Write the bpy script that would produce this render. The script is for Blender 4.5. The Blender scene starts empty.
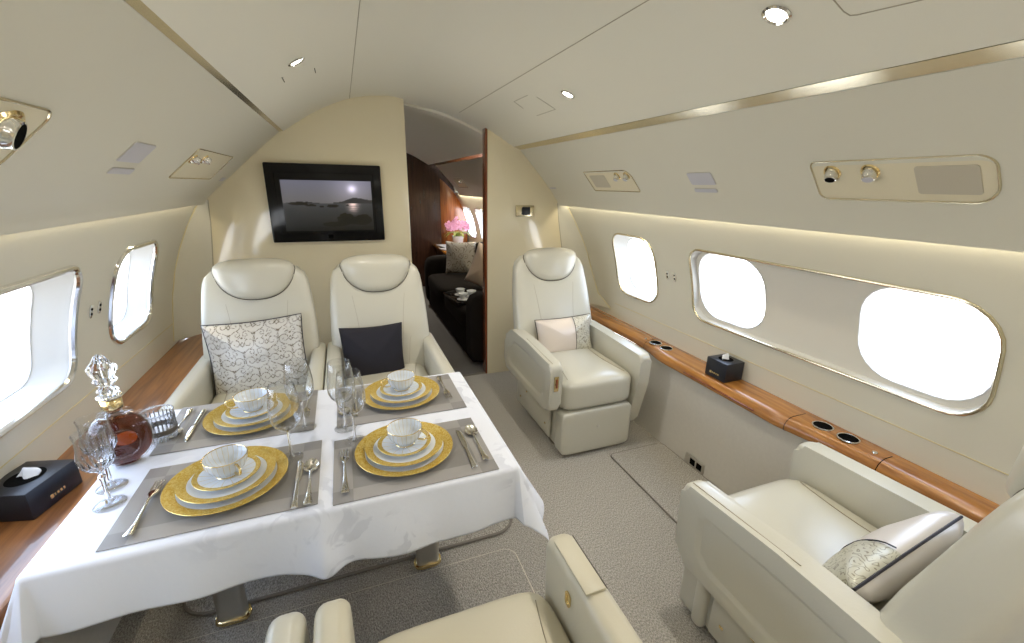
import bpy, bmesh, math, random
from mathutils import Vector, Matrix, noise
random.seed(7)
PI = math.pi
sc = bpy.context.scene
col = sc.collection

# ------------------------------------------------------------------ materials
def nodes_of(name):
    m = bpy.data.materials.new(name); m.use_nodes = True
    nt = m.node_tree; b = nt.nodes['Principled BSDF']
    return m, nt, b
def setp(b, **k):
    names = {'rough': 'Roughness', 'metal': 'Metallic', 'spec': 'Specular IOR Level', 'coat': 'Coat Weight', 'coatr': 'Coat Roughness',
             'trans': 'Transmission Weight', 'ior': 'IOR', 'sheen': 'Sheen Weight'}
    for a, v in k.items():
        b.inputs[names[a]].default_value = v
def plain(name, c, bump=0, bscale=200, vary=0, vscale=6, **k):
    m, nt, b = nodes_of(name)
    b.inputs['Base Color'].default_value = (*c, 1)
    setp(b, **k)
    N = nt.nodes; L = nt.links
    tc = N.new('ShaderNodeTexCoord')
    if vary:
        n = N.new('ShaderNodeTexNoise'); n.inputs['Scale'].default_value = vscale
        L.new(tc.outputs['Object'], n.inputs['Vector'])
        mx = N.new('ShaderNodeMixRGB'); mx.inputs[1].default_value = (*[x * (1 - vary) for x in c], 1); mx.inputs[2].default_value = (*[min(1, x * (1 + vary)) for x in c], 1)
        L.new(n.outputs['Fac'], mx.inputs[0]); L.new(mx.outputs[0], b.inputs['Base Color'])
    if bump:
        n = N.new('ShaderNodeTexNoise'); n.inputs['Scale'].default_value = bscale; n.inputs['Detail'].default_value = 3
        L.new(tc.outputs['Object'], n.inputs['Vector'])
        bp = N.new('ShaderNodeBump'); bp.inputs['Strength'].default_value = bump; bp.inputs['Distance'].default_value = .002
        L.new(n.outputs['Fac'], bp.inputs['Height']); L.new(bp.outputs[0], b.inputs['Normal'])
    return m
M = {}
M['leather'] = plain('cream_leather', (.55, .53, .445), bump=.18, bscale=160, rough=.30, coat=.15, coatr=.25)
M['leather_white'] = plain('pale_leather', (.565, .55, .47), bump=.14, bscale=160, rough=.28, coat=.2, coatr=.22)
M['seam'] = plain('leather_seam', (.34, .30, .22), rough=.6)
M['piping_dark'] = plain('dark_piping', (.10, .085, .065), rough=.5)
M['piping_black'] = plain('black_piping', (.02, .018, .03), rough=.5)
M['panel'] = plain('cabin_panel', (.65, .63, .54), bump=.05, bscale=400, rough=.5, vary=.015, vscale=2)
M['ceil'] = plain('headliner', (.75, .73, .635), bump=.06, bscale=300, rough=.55)
M['lacquer'] = plain('cream_lacquer', (.80, .72, .52), rough=.12, coat=.5, coatr=.04)
M['reveal'] = plain('window_reveal', (.64, .64, .62), rough=.35)
M['field'] = plain('window_surround', (.74, .715, .65), rough=.4)
M['lower'] = plain('fabric_dado', (.62, .59, .53), bump=.4, bscale=350, rough=.9, vary=.05, vscale=60)
M['gold'] = plain('pale_gold_metal', (.68, .61, .44), metal=1, rough=.22)
M['brass'] = plain('polished_brass', (.85, .68, .36), metal=1, rough=.12)
M['chrome'] = plain('satin_chrome', (.80, .79, .76), metal=1, rough=.12)
M['silver'] = plain('silverware', (.78, .76, .71), metal=1, rough=.13)
M['champ'] = plain('champagne_metal', (.62, .60, .55), metal=.9, rough=.32)
M['black'] = plain('black_plastic', (.004, .004, .005), rough=.14, spec=.3)
M['blackleather'] = plain('black_leather_box', (.010, .012, .020), bump=.25, bscale=300, rough=.32)
M['darkhole'] = plain('dark_recess', (.003, .003, .003), rough=.9, spec=.05)
M['white'] = plain('white_plastic', (.8, .8, .8), rough=.4)
M['tissue'] = plain('tissue_paper', (.85, .86, .88), rough=.9)
M['grey'] = plain('grey_sign_plastic', (.50, .50, .56), rough=.35)
M['grille'] = plain('speaker_grille', (.50, .46, .37), rough=.6, bump=.5, bscale=600)
M['inset'] = plain('service_panel_cream', (.70, .64, .48), rough=.35)
M['navy'] = plain('navy_fabric', (.011, .010, .017), bump=.5, bscale=300, rough=.85)
M['sofa'] = plain('dark_brown_fabric', (.012, .0095, .008), bump=.5, bscale=200, rough=.95, spec=.12)
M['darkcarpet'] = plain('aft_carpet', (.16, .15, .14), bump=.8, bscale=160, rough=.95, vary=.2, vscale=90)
M['beige_pillow'] = plain('beige_cushion', (.62, .50, .40), rough=.6, bump=.2, bscale=80)
M['orchid'] = plain('orchid_petals', (.80, .42, .62), rough=.6, vary=.3, vscale=30)
M['leaf'] = plain('green_leaf', (.28, .34, .07), rough=.5)
M['porcelain'] = plain('white_porcelain', (.80, .82, .84), rough=.08, coat=.3)
M['paper'] = plain('magazine_paper', (.45, .47, .52), rough=.4, vary=.5, vscale=25)
M['rubber'] = plain('carpet_binding', (.20, .18, .155), rough=.8)
M['binding_light'] = plain('pale_carpet_binding', (.66, .61, .50), rough=.8)
M['line'] = plain('panel_gap', (.12, .11, .085), rough=.9)
M['softline'] = plain('panel_joint', (.40, .37, .29), rough=.8)
M['yellowline'] = plain('wall_seam_bead', (.62, .54, .30), rough=.5)
M['leather_shaded'] = plain('shaded_cream_leather', (.55, .51, .39), bump=.15, bscale=160, rough=.38)  # cream leather of the near seat, its shadow put into the colour

def wood(name, dark, light, axis='Y', coat=1.0, rough=.25):
    m, nt, b = nodes_of(name); N = nt.nodes; L = nt.links
    tc = N.new('ShaderNodeTexCoord'); mp = N.new('ShaderNodeMapping')
    s = {'Y': (24, 1.6, 24), 'Z': (24, 24, 1.6), 'X': (1.6, 24, 24)}[axis]
    mp.inputs['Scale'].default_value = s
    n = N.new('ShaderNodeTexNoise'); n.inputs['Scale'].default_value = 1.6; n.inputs['Detail'].default_value = 6; n.inputs['Distortion'].default_value = .6
    r = N.new('ShaderNodeValToRGB')
    r.color_ramp.elements[0].position = .30; r.color_ramp.elements[0].color = (*dark, 1)
    r.color_ramp.elements[1].position = .68; r.color_ramp.elements[1].color = (*light, 1)
    L.new(tc.outputs['Object'], mp.inputs[0]); L.new(mp.outputs[0], n.inputs['Vector']); L.new(n.outputs['Fac'], r.inputs[0]); L.new(r.outputs[0], b.inputs['Base Color'])
    setp(b, rough=rough, coat=coat, coatr=.05)
    return m
M['wood'] = wood('honey_wood', (.24, .085, .017), (.52, .23, .050))
M['wood_left'] = wood('walnut_wood', (.16, .06, .02), (.38, .165, .055), rough=.3, coat=.6)
M['wood_aft'] = wood('aft_gloss_wood', (.18, .05, .012), (.38, .13, .035), axis='Z')
M['wood_dark'] = wood('dark_wood', (.030, .013, .008), (.060, .026, .015), axis='Z', coat=.3)
M['wood_edge'] = wood('mahogany_edge', (.16, .04, .015), (.28, .08, .03), axis='Z', coat=.6)

def carpet():
    m, nt, b = nodes_of('loop_carpet'); N = nt.nodes; L = nt.links
    tc = N.new('ShaderNodeTexCoord'); mp = N.new('ShaderNodeMapping'); mp.inputs['Scale'].default_value = (1, .55, 1); mp.inputs['Rotation'].default_value = (0, 0, .0)
    v = N.new('ShaderNodeTexVoronoi'); v.inputs['Scale'].default_value = 200
    n = N.new('ShaderNodeTexNoise'); n.inputs['Scale'].default_value = 260; n.inputs['Detail'].default_value = 2
    L.new(tc.outputs['Object'], mp.inputs[0]); L.new(mp.outputs[0], v.inputs['Vector']); L.new(mp.outputs[0], n.inputs['Vector'])
    r = N.new('ShaderNodeValToRGB')
    r.color_ramp.elements[0].position = .3; r.color_ramp.elements[0].color = (.22, .21, .187, 1)
    r.color_ramp.elements[1].position = .7; r.color_ramp.elements[1].color = (.56, .53, .475, 1)
    L.new(n.outputs['Fac'], r.inputs[0]); L.new(r.outputs[0], b.inputs['Base Color'])
    bp = N.new('ShaderNodeBump'); bp.inputs['Strength'].default_value = .9; bp.inputs['Distance'].default_value = .004; bp.invert = True
    L.new(v.outputs['Distance'], bp.inputs['Height']); L.new(bp.outputs[0], b.inputs['Normal'])
    setp(b, rough=.95, spec=.1)
    return m
M['carpet'] = carpet()

def thin_glass(name, tint=(1, 1, 1), strength=1.0):
    m, nt, b = nodes_of(name); N = nt.nodes; L = nt.links
    N.remove(b); out = [x for x in N if x.type == 'OUTPUT_MATERIAL'][0]
    t = N.new('ShaderNodeBsdfTransparent'); t.inputs[0].default_value = (*tint, 1)
    g = N.new('ShaderNodeBsdfGlossy'); g.inputs['Roughness'].default_value = .01
    lw = N.new('ShaderNodeLayerWeight'); pw = N.new('ShaderNodeMath'); pw.operation = 'POWER'; pw.inputs[1].default_value = 3.2
    L.new(lw.outputs['Facing'], pw.inputs[0])
    mul = N.new('ShaderNodeMath'); mul.operation = 'MULTIPLY_ADD'; mul.inputs[1].default_value = .75 * strength; mul.inputs[2].default_value = .035 * strength; mul.use_clamp = True
    mx = N.new('ShaderNodeMixShader')
    L.new(pw.outputs[0], mul.inputs[0]); L.new(mul.outputs[0], mx.inputs[0]); L.new(t.outputs[0], mx.inputs[1]); L.new(g.outputs[0], mx.inputs[2]); L.new(mx.outputs[0], out.inputs[0])
    return m
M['pane'] = thin_glass('window_glass', (.97, .98, 1), .6)
M['wineglass'] = thin_glass('wine_glass', (.96, .965, .97), 1.45)
M['crystal'] = plain('lead_crystal', (.97, .98, 1), rough=.0, trans=1.0, ior=1.52)
M['amber'] = plain('painted_amber_glow', (.75, .13, .02), rough=.05, trans=.5, ior=1.3)
M['tumblerglass'] = plain('tumbler_crystal', (.97, .98, 1), rough=.02, trans=.9, ior=1.35)
M['cognac'] = plain('amber_spirit', (.17, .026, .006), rough=.0, trans=.8, ior=1.33)

def cloth():
    m, nt, b = nodes_of('white_damask'); N = nt.nodes; L = nt.links
    tc = N.new('ShaderNodeTexCoord')
    v = N.new('ShaderNodeTexVoronoi'); v.inputs['Scale'].default_value = 13; v.feature = 'SMOOTH_F1'
    n = N.new('ShaderNodeTexNoise'); n.inputs['Scale'].default_value = 9; n.inputs['Detail'].default_value = 3; n.inputs['Distortion'].default_value = 1.5
    big = N.new('ShaderNodeTexNoise'); big.inputs['Scale'].default_value = 3.0
    for q in (v, n, big): L.new(tc.outputs['Object'], q.inputs['Vector'])
    r = N.new('ShaderNodeValToRGB'); r.color_ramp.elements[0].position = .53; r.color_ramp.elements[1].position = .57
    r.color_ramp.elements[0].color = (0, 0, 0, 1); r.color_ramp.elements[1].color = (1, 1, 1, 1)
    L.new(n.outputs['Fac'], r.inputs[0])
    r2 = N.new('ShaderNodeValToRGB'); r2.color_ramp.elements[0].position = .48; r2.color_ramp.elements[1].position = .60
    L.new(big.outputs['Fac'], r2.inputs[0])
    mu = N.new('ShaderNodeMath'); mu.operation = 'MULTIPLY'; L.new(r.outputs[0], mu.inputs[0]); L.new(r2.outputs[0], mu.inputs[1])
    mx = N.new('ShaderNodeMixRGB'); mx.inputs[1].default_value = (.76, .79, .875, 1); mx.inputs[2].default_value = (.64, .67, .76, 1)
    L.new(mu.outputs[0], mx.inputs[0]); L.new(mx.outputs[0], b.inputs['Base Color'])
    w = N.new('ShaderNodeTexNoise'); w.inputs['Scale'].default_value = 14; w.inputs['Detail'].default_value = 4; L.new(tc.outputs['Object'], w.inputs['Vector'])
    bp = N.new('ShaderNodeBump'); bp.inputs['Strength'].default_value = .15; bp.inputs['Distance'].default_value = .01
    L.new(w.outputs['Fac'], bp.inputs['Height']); L.new(bp.outputs[0], b.inputs['Normal'])
    setp(b, rough=.6, sheen=.1)
    return m
M['cloth'] = cloth()

def placemat():
    m, nt, b = nodes_of('taupe_satin'); N = nt.nodes; L = nt.links
    tc = N.new('ShaderNodeTexCoord'); s = N.new('ShaderNodeSeparateXYZ'); L.new(tc.outputs['Object'], s.inputs[0])
    def edge(sock, lim):
        a = N.new('ShaderNodeMath'); a.operation = 'ABSOLUTE'; L.new(sock, a.inputs[0])
        g = N.new('ShaderNodeMath'); g.operation = 'GREATER_THAN'; g.inputs[1].default_value = lim; L.new(a.outputs[0], g.inputs[0]); return g
    gx = edge(s.outputs['X'], .175); gy = edge(s.outputs['Y'], .105)
    ad = N.new('ShaderNodeMath'); ad.operation = 'ADD'; L.new(gx.outputs[0], ad.inputs[0]); L.new(gy.outputs[0], ad.inputs[1])
    r = N.new('ShaderNodeValToRGB'); r.color_ramp.interpolation = 'CONSTANT'
    e = r.color_ramp.elements; e[0].position = 0; e[0].color = (.20, .19, .18, 1); e[1].position = .25; e[1].color = (.29, .275, .26, 1)
    e2 = r.color_ramp.elements.new(.75); e2.color = (.21, .20, .19, 1)
    hf = N.new('ShaderNodeMath'); hf.operation = 'MULTIPLY'; hf.inputs[1].default_value = .5; L.new(ad.outputs[0], hf.inputs[0])
    L.new(hf.outputs[0], r.inputs[0]); L.new(r.outputs[0], b.inputs['Base Color'])
    setp(b, rough=.34, spec=.6, sheen=.3)
    return m
M['placemat'] = placemat()

def plate_mat(name, R, bands, fl=0):
    # bands: list of (radius from centre, kind) ; kind: w white, g gold ornament, l gold line
    m, nt, b = nodes_of(name); N = nt.nodes; L = nt.links
    tc = N.new('ShaderNodeTexCoord'); s = N.new('ShaderNodeSeparateXYZ'); L.new(tc.outputs['Object'], s.inputs[0])
    cx = N.new('ShaderNodeCombineXYZ'); L.new(s.outputs['X'], cx.inputs[0]); L.new(s.outputs['Y'], cx.inputs[1])
    ln = N.new('ShaderNodeVectorMath'); ln.operation = 'LENGTH'; L.new(cx.outputs[0], ln.inputs[0])
    dv = N.new('ShaderNodeMath'); dv.operation = 'DIVIDE'; dv.inputs[1].default_value = R * 1.02; L.new(ln.outputs['Value'], dv.inputs[0])
    r = N.new('ShaderNodeValToRGB'); r.color_ramp.interpolation = 'CONSTANT'
    els = r.color_ramp.elements; els.remove(els[1]); els[0].position = 0; els[0].color = (0, 0, 0, 1)
    for p, k in bands:
        e = els.new(p / (R * 1.02)); e.color = {'w': (0, 0, 0, 1), 'g': (.5, .5, .5, 1), 'l': (1, 1, 1, 1)}[k]
    L.new(dv.outputs[0], r.inputs[0])
    # ornament in the gold band
    v = N.new('ShaderNodeTexNoise'); v.inputs['Scale'].default_value = 150; v.inputs['Detail'].default_value = 2; v.inputs['Distortion'].default_value = 2; L.new(tc.outputs['Object'], v.inputs['Vector'])
    orr = N.new('ShaderNodeValToRGB'); orr.color_ramp.elements[0].position = .44; orr.color_ramp.elements[0].color = (.62, .40, .05, 1)
    orr.color_ramp.elements[1].position = .58; orr.color_ramp.elements[1].color = (.90, .72, .26, 1); L.new(v.outputs['Fac'], orr.inputs[0])
    g1 = N.new('ShaderNodeMath'); g1.operation = 'GREATER_THAN'; g1.inputs[1].default_value = .2; L.new(r.outputs[0], g1.inputs[0])
    mx = N.new('ShaderNodeMixRGB'); mx.inputs[1].default_value = (.72, .77, .83, 1); L.new(g1.outputs[0], mx.inputs[0]); L.new(orr.outputs[0], mx.inputs[2])
    fac = g1
    if fl:
        at = N.new('ShaderNodeMath'); at.operation = 'ARCTAN2'; L.new(s.outputs['Y'], at.inputs[0]); L.new(s.outputs['X'], at.inputs[1])
        m1 = N.new('ShaderNodeMath'); m1.operation = 'MULTIPLY'; m1.inputs[1].default_value = fl / 2.0; L.new(at.outputs[0], m1.inputs[0])
        sn = N.new('ShaderNodeMath'); sn.operation = 'SINE'; L.new(m1.outputs[0], sn.inputs[0])
        ab = N.new('ShaderNodeMath'); ab.operation = 'ABSOLUTE'; L.new(sn.outputs[0], ab.inputs[0])
        lt = N.new('ShaderNodeMath'); lt.operation = 'LESS_THAN'; lt.inputs[1].default_value = .10; L.new(ab.outputs[0], lt.inputs[0])
        mx2 = N.new('ShaderNodeMixRGB'); mx2.inputs[2].default_value = (.62, .50, .25, 1); L.new(lt.outputs[0], mx2.inputs[0]); L.new(mx.outputs[0], mx2.inputs[1])
        mx = mx2
    L.new(mx.outputs[0], b.inputs['Base Color'])
    mm = N.new('ShaderNodeMath'); mm.operation = 'MULTIPLY'; mm.inputs[1].default_value = .5; L.new(fac.outputs[0], mm.inputs[0]); L.new(mm.outputs[0], b.inputs['Metallic'])
    bp = N.new('ShaderNodeBump'); bp.inputs['Strength'].default_value = .5; bp.inputs['Distance'].default_value = .001
    mh = N.new('ShaderNodeMath'); mh.operation = 'MULTIPLY'; L.new(v.outputs['Fac'], mh.inputs[0]); L.new(g1.outputs[0], mh.inputs[1])
    L.new(mh.outputs[0], bp.inputs['Height']); L.new(bp.outputs[0], b.inputs['Normal'])
    setp(b, rough=.16, coat=.2)
    return m

def scroll(name, base, line, scale=1.0, split=None, base2=None, rough=.38, amt=1.0, front=False):
    m, nt, b = nodes_of(name); N = nt.nodes; L = nt.links
    tc = N.new('ShaderNodeTexCoord'); mp = N.new('ShaderNodeMapping'); mp.inputs['Scale'].default_value = (1, 1, 1)
    L.new(tc.outputs['Object'], mp.inputs[0])
    n = N.new('ShaderNodeTexNoise'); n.inputs['Scale'].default_value = 16 * scale; n.inputs['Detail'].default_value = 1
    L.new(mp.outputs[0], n.inputs['Vector'])
    ad = N.new('ShaderNodeMixRGB'); ad.blend_type = 'LINEAR_LIGHT'; ad.inputs[0].default_value = .045
    L.new(mp.outputs[0], ad.inputs[1]); L.new(n.outputs['Color'], ad.inputs[2])
    v = N.new('ShaderNodeTexVoronoi'); v.voronoi_dimensions = '3D'; v.inputs['Scale'].default_value = 15 * scale; v.inputs['Randomness'].default_value = .55
    L.new(ad.outputs[0], v.inputs['Vector'])
    m1 = N.new('ShaderNodeMath'); m1.operation = 'MULTIPLY'; m1.inputs[1].default_value = 19; L.new(v.outputs['Distance'], m1.inputs[0])
    sn = N.new('ShaderNodeMath'); sn.operation = 'SINE'; L.new(m1.outputs[0], sn.inputs[0])
    r = N.new('ShaderNodeValToRGB'); r.color_ramp.elements[0].position = .70; r.color_ramp.elements[0].color = (0, 0, 0, 1); r.color_ramp.elements[1].position = .90
    L.new(sn.outputs[0], r.inputs[0])
    n2 = N.new('ShaderNodeTexNoise'); n2.inputs['Scale'].default_value = 28 * scale; L.new(mp.outputs[0], n2.inputs['Vector'])
    r2 = N.new('ShaderNodeValToRGB'); r2.color_ramp.elements[0].position = .36; r2.color_ramp.elements[1].position = .42; L.new(n2.outputs['Fac'], r2.inputs[0])
    mu = N.new('ShaderNodeMath'); mu.operation = 'MULTIPLY'; L.new(r.outputs[0], mu.inputs[0]); L.new(r2.outputs[0], mu.inputs[1])
    m3 = N.new('ShaderNodeMath'); m3.operation = 'MULTIPLY'; m3.inputs[1].default_value = amt; L.new(mu.outputs[0], m3.inputs[0])
    mx = N.new('ShaderNodeMixRGB'); mx.inputs[1].default_value = (*base, 1); mx.inputs[2].default_value = (*line, 1); L.new(m3.outputs[0], mx.inputs[0])
    last = mx
    if split is not None:
        s = N.new('ShaderNodeSeparateXYZ'); L.new(tc.outputs['Object'], s.inputs[0])
        g = N.new('ShaderNodeMath'); g.operation = 'LESS_THAN'; g.inputs[1].default_value = split; L.new(s.outputs['X'], g.inputs[0])
        if front:
            g3 = N.new('ShaderNodeMath'); g3.operation = 'GREATER_THAN'; g3.inputs[1].default_value = 0; L.new(s.outputs['Y'], g3.inputs[0])
            g4 = N.new('ShaderNodeMath'); g4.operation = 'MAXIMUM'; L.new(g.outputs[0], g4.inputs[0]); L.new(g3.outputs[0], g4.inputs[1]); g = g4
        mx2 = N.new('ShaderNodeMixRGB'); mx2.inputs[2].default_value = (*base2, 1); L.new(g.outputs[0], mx2.inputs[0]); L.new(mx.outputs[0], mx2.inputs[1]); last = mx2
    L.new(last.outputs[0], b.inputs['Base Color'])
    setp(b, rough=rough, metal=.25)
    return m
M['scroll'] = scroll('silver_scroll_brocade', (.62, .60, .56), (.13, .10, .06), 1.25)
M['duo'] = scroll('silk_and_brocade', (.62, .60, .52), (.25, .22, .16), 1.4, split=.055, base2=(.74, .66, .60), amt=.8)
M['duo_near'] = scroll('silk_and_brocade_near', (.60, .59, .50), (.22, .20, .14), 1.6, split=.03, base2=(.70, .66, .63), amt=.8, front=True)  # slightly darker variant for the near cushion, plain on the back
M['scroll_aft'] = scroll('grey_brocade', (.42, .39, .34), (.16, .13, .10), .8)

# ------------------------------------------------------------------ mesh helpers
def link(name, data, parent=None):
    o = bpy.data.objects.new(name, data); col.objects.link(o)
    if parent is not None: o.parent = parent
    return o
def fin(name, bm, mat, parent=None, sharp=40, smooth=True, loc=None, rot=None, sub=0, solid=0):
    me = bpy.data.meshes.new(name)
    bmesh.ops.recalc_face_normals(bm, faces=bm.faces[:])
    bm.to_mesh(me); bm.free()
    if smooth:
        me.polygons.foreach_set('use_smooth', [True] * len(me.polygons))
        if sharp: me.set_sharp_from_angle(angle=math.radians(sharp))
    for mm in (mat if isinstance(mat, (list, tuple)) else [mat]): me.materials.append(M[mm] if isinstance(mm, str) else mm)
    o = link(name, me, parent)
    if loc: o.location = loc
    if rot: o.rotation_euler = rot
    if solid:
        s = o.modifiers.new('solid', 'SOLIDIFY'); s.thickness = solid; s.offset = -1
    if sub:
        s = o.modifiers.new('sub', 'SUBSURF'); s.levels = sub; s.render_levels = sub
    return o
def thing(name, label, cat, loc=(0, 0, 0), rz=0, group=None):
    o = link(name, None); o.location = loc; o.rotation_euler = (0, 0, rz)
    o['label'] = label; o['category'] = cat
    if group: o['group'] = group
    return o
def tag(o, label, cat, group=None):
    o['label'] = label; o['category'] = cat
    if group: o['group'] = group
    return o
def struct(o):
    o['kind'] = 'structure'; return o
def copy_tree(o, parent=None, label=None):
    c = o.copy(); col.objects.link(c)
    if parent is not None: c.parent = parent
    if label: c['label'] = label
    for ch in list(o.children): copy_tree(ch, c)
    return c
def rbox(bm, c, s, bev=0.0, seg=3, mtx=None):
    r = bmesh.ops.create_cube(bm, size=1.0)
    vs = r['verts']
    for v in vs: v.co = Vector((v.co.x * s[0], v.co.y * s[1], v.co.z * s[2]))
    if bev:
        es = list({e for v in vs for e in v.link_edges})
        rr = bmesh.ops.bevel(bm, geom=es, offset=bev, segments=seg, profile=.5, affect='EDGES')
        vs = list({v for f in rr['faces'] for v in f.verts} | {v for v in vs if v.is_valid})
    for v in vs:
        v.co = v.co + Vector(c)
        if mtx: v.co = mtx @ v.co
    return vs
def puff(bm, c, h, n=5.0, seg=10, fn=None):
    r = bmesh.ops.create_cube(bm, size=2.0)
    es = list({e for v in r['verts'] for e in v.link_edges})
    before = set(bm.verts) - set(r['verts'])
    bmesh.ops.subdivide_edges(bm, edges=es, cuts=seg, use_grid_fill=True)
    vs = [v for v in bm.verts if v not in before]
    for v in vs:
        p = v.co
        k = (abs(p.x) ** n + abs(p.y) ** n + abs(p.z) ** n) ** (1 / n)
        q = p / k
        q = Vector((q.x * h[0], q.y * h[1], q.z * h[2]))
        if fn: q = fn(q)
        v.co = q + Vector(c)
    return vs
def prism(bm, poly, axis, a, b, bev=0.0, seg=3):
    def P(p, t):
        return {'X': (t, p[0], p[1]), 'Y': (p[0], t, p[1]), 'Z': (p[0], p[1], t)}[axis]
    A = [bm.verts.new(P(p, a)) for p in poly]; B = [bm.verts.new(P(p, b)) for p in poly]
    n = len(poly); fa = bm.faces.new(A); fb = bm.faces.new(B[::-1])
    for i in range(n): bm.faces.new((A[i], B[i], B[(i + 1) % n], A[(i + 1) % n]))
    if bev:
        es = [e for e in set(fa.edges) | set(fb.edges)]
        bmesh.ops.bevel(bm, geom=es, offset=bev, segments=seg, profile=.5, affect='EDGES')
def rpoly(pts, r, seg=5):
    """round the corners of a polygon; r a number or one per corner"""
    out = []; n = len(pts)
    for i in range(n):
        p = Vector(pts[i]); a = Vector(pts[i - 1]) - p; b = Vector(pts[(i + 1) % n]) - p
        rr = r[i] if isinstance(r, (list, tuple)) else r
        if rr <= 0: out.append(tuple(p)); continue
        ang = a.angle(b); d = min(rr / math.tan(ang / 2), a.length * .49, b.length * .49)
        p0 = p + a.normalized() * d; p1 = p + b.normalized() * d
        for k in range(seg + 1):
            t = k / seg
            q = p0 * (1 - t) ** 2 + p * 2 * t * (1 - t) + p1 * t * t
            # pull toward a circle
            out.append((q.x, q.y))
    return out
def loft(bm, rings, closed=True, cap0=False, cap1=False):
    V = [[bm.verts.new(p) for p in r] for r in rings]
    n = len(V[0])
    for i in range(len(V) - 1):
        for j in range(n if closed else n - 1):
            k = (j + 1) % n
            bm.faces.new((V[i][j], V[i][k], V[i + 1][k], V[i + 1][j]))
    if cap0: bm.faces.new(V[0][::-1])
    if cap1: bm.faces.new(V[-1])
    return V
def rprism_x(bm, poly, a, b, r, seg=6):
    """soft-edged slab between x=a and x=b over the outline poly (y, z)"""
    n = len(poly); ar = sum(poly[i][0] * poly[(i + 1) % n][1] - poly[(i + 1) % n][0] * poly[i][1] for i in range(n)); sg = 1 if ar > 0 else -1
    nor = []
    for i in range(n):
        d = Vector(poly[(i + 1) % n]) - Vector(poly[i - 1]); d.normalize(); nor.append(Vector((-d.y, d.x)) * sg)
    rings = []
    for k in range(2 * seg + 2):
        if k <= seg: t = k / seg * PI / 2; ins = r * (1 - math.sin(t)); x = a + r * (1 - math.cos(t))
        else: t = (2 * seg + 1 - k) / seg * PI / 2; ins = r * (1 - math.sin(t)); x = b - r * (1 - math.cos(t))
        rings.append([(x, p[0] + m_.x * ins, p[1] + m_.y * ins) for p, m_ in zip(poly, nor)])
    loft(bm, rings, cap0=True, cap1=True)
def lathe(bm, prof, seg=32, c=(0, 0, 0), flute=0, famp=0, fz=None):
    rings = []
    for r, z in prof:
        ring = []
        for k in range(seg):
            a = 2 * PI * k / seg; rr = r
            if flute and r > 0 and (fz is None or fz[0] <= z <= fz[1]): rr = r * (1 + famp * abs(math.cos(flute * a / 2)))
            ring.append((c[0] + rr * math.cos(a), c[1] + rr * math.sin(a), c[2] + z))
        rings.append(ring)
    c0 = prof[0][0] < 1e-6; c1 = prof[-1][0] < 1e-6
    V = loft(bm, rings[1 if c0 else 0:len(rings) - 1 if c1 else len(rings)])
    if c0:
        v = bm.verts.new((c[0], c[1], c[2] + prof[0][1]))
        for j in range(seg): bm.faces.new((v, V[0][j], V[0][(j + 1) % seg]))
    if c1:
        v = bm.verts.new((c[0], c[1], c[2] + prof[-1][1]))
        for j in range(seg): bm.faces.new((v, V[-1][(j + 1) % seg], V[-1][j]))
def tube(bm, pts, r, seg=8, closed=False, flat=None):
    pts = [Vector(p) for p in pts]; n = len(pts); rings = []
    up = None
    for i in range(n):
        a = pts[(i - 1) % n] if (closed or i > 0) else pts[i]
        b = pts[(i + 1) % n] if (closed or i < n - 1) else pts[i]
        d = (b - a)
        if d.length < 1e-9: d = Vector((0, 0, 1))
        d.normalize()
        if up is None:
            up = Vector((0, 0, 1)) if abs(d.z) < .9 else Vector((1, 0, 0))
        s = d.cross(up); s.normalize(); up = s.cross(d); up.normalize()
        rr = r[i] if isinstance(r, (list, tuple)) else r
        rings.append([tuple(pts[i] + s * math.cos(2 * PI * k / seg) * rr + up * math.sin(2 * PI * k / seg) * rr) for k in range(seg)])
    if closed: rings.append(rings[0]); 
    V = loft(bm, rings, cap0=not closed, cap1=not closed)
    if closed: bmesh.ops.remove_doubles(bm, verts=[v for ring in (V[0], V[-1]) for v in ring], dist=1e-7)
def catmull(pts, n=6):
    out = []; P = [Vector(p) for p in pts]
    for i in range(len(P) - 1):
        p0 = P[max(i - 1, 0)]; p1 = P[i]; p2 = P[i + 1]; p3 = P[min(i + 2, len(P) - 1)]
        for k in range(n):
            t = k / n
            out.append(.5 * ((2 * p1) + (-p0 + p2) * t + (2 * p0 - 5 * p1 + 4 * p2 - p3) * t * t + (-p0 + 3 * p1 - 3 * p2 + p3) * t ** 3))
    out.append(P[-1]); return out
def interp(tab, x):
    if x <= tab[0][0]: return tab[0][1:]
    for a, b in zip(tab, tab[1:]):
        if x <= b[0]:
            t = (x - a[0]) / (b[0] - a[0]); return [p + (q - p) * t for p, q in zip(a[1:], b[1:])]
    return tab[-1][1:]
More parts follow.
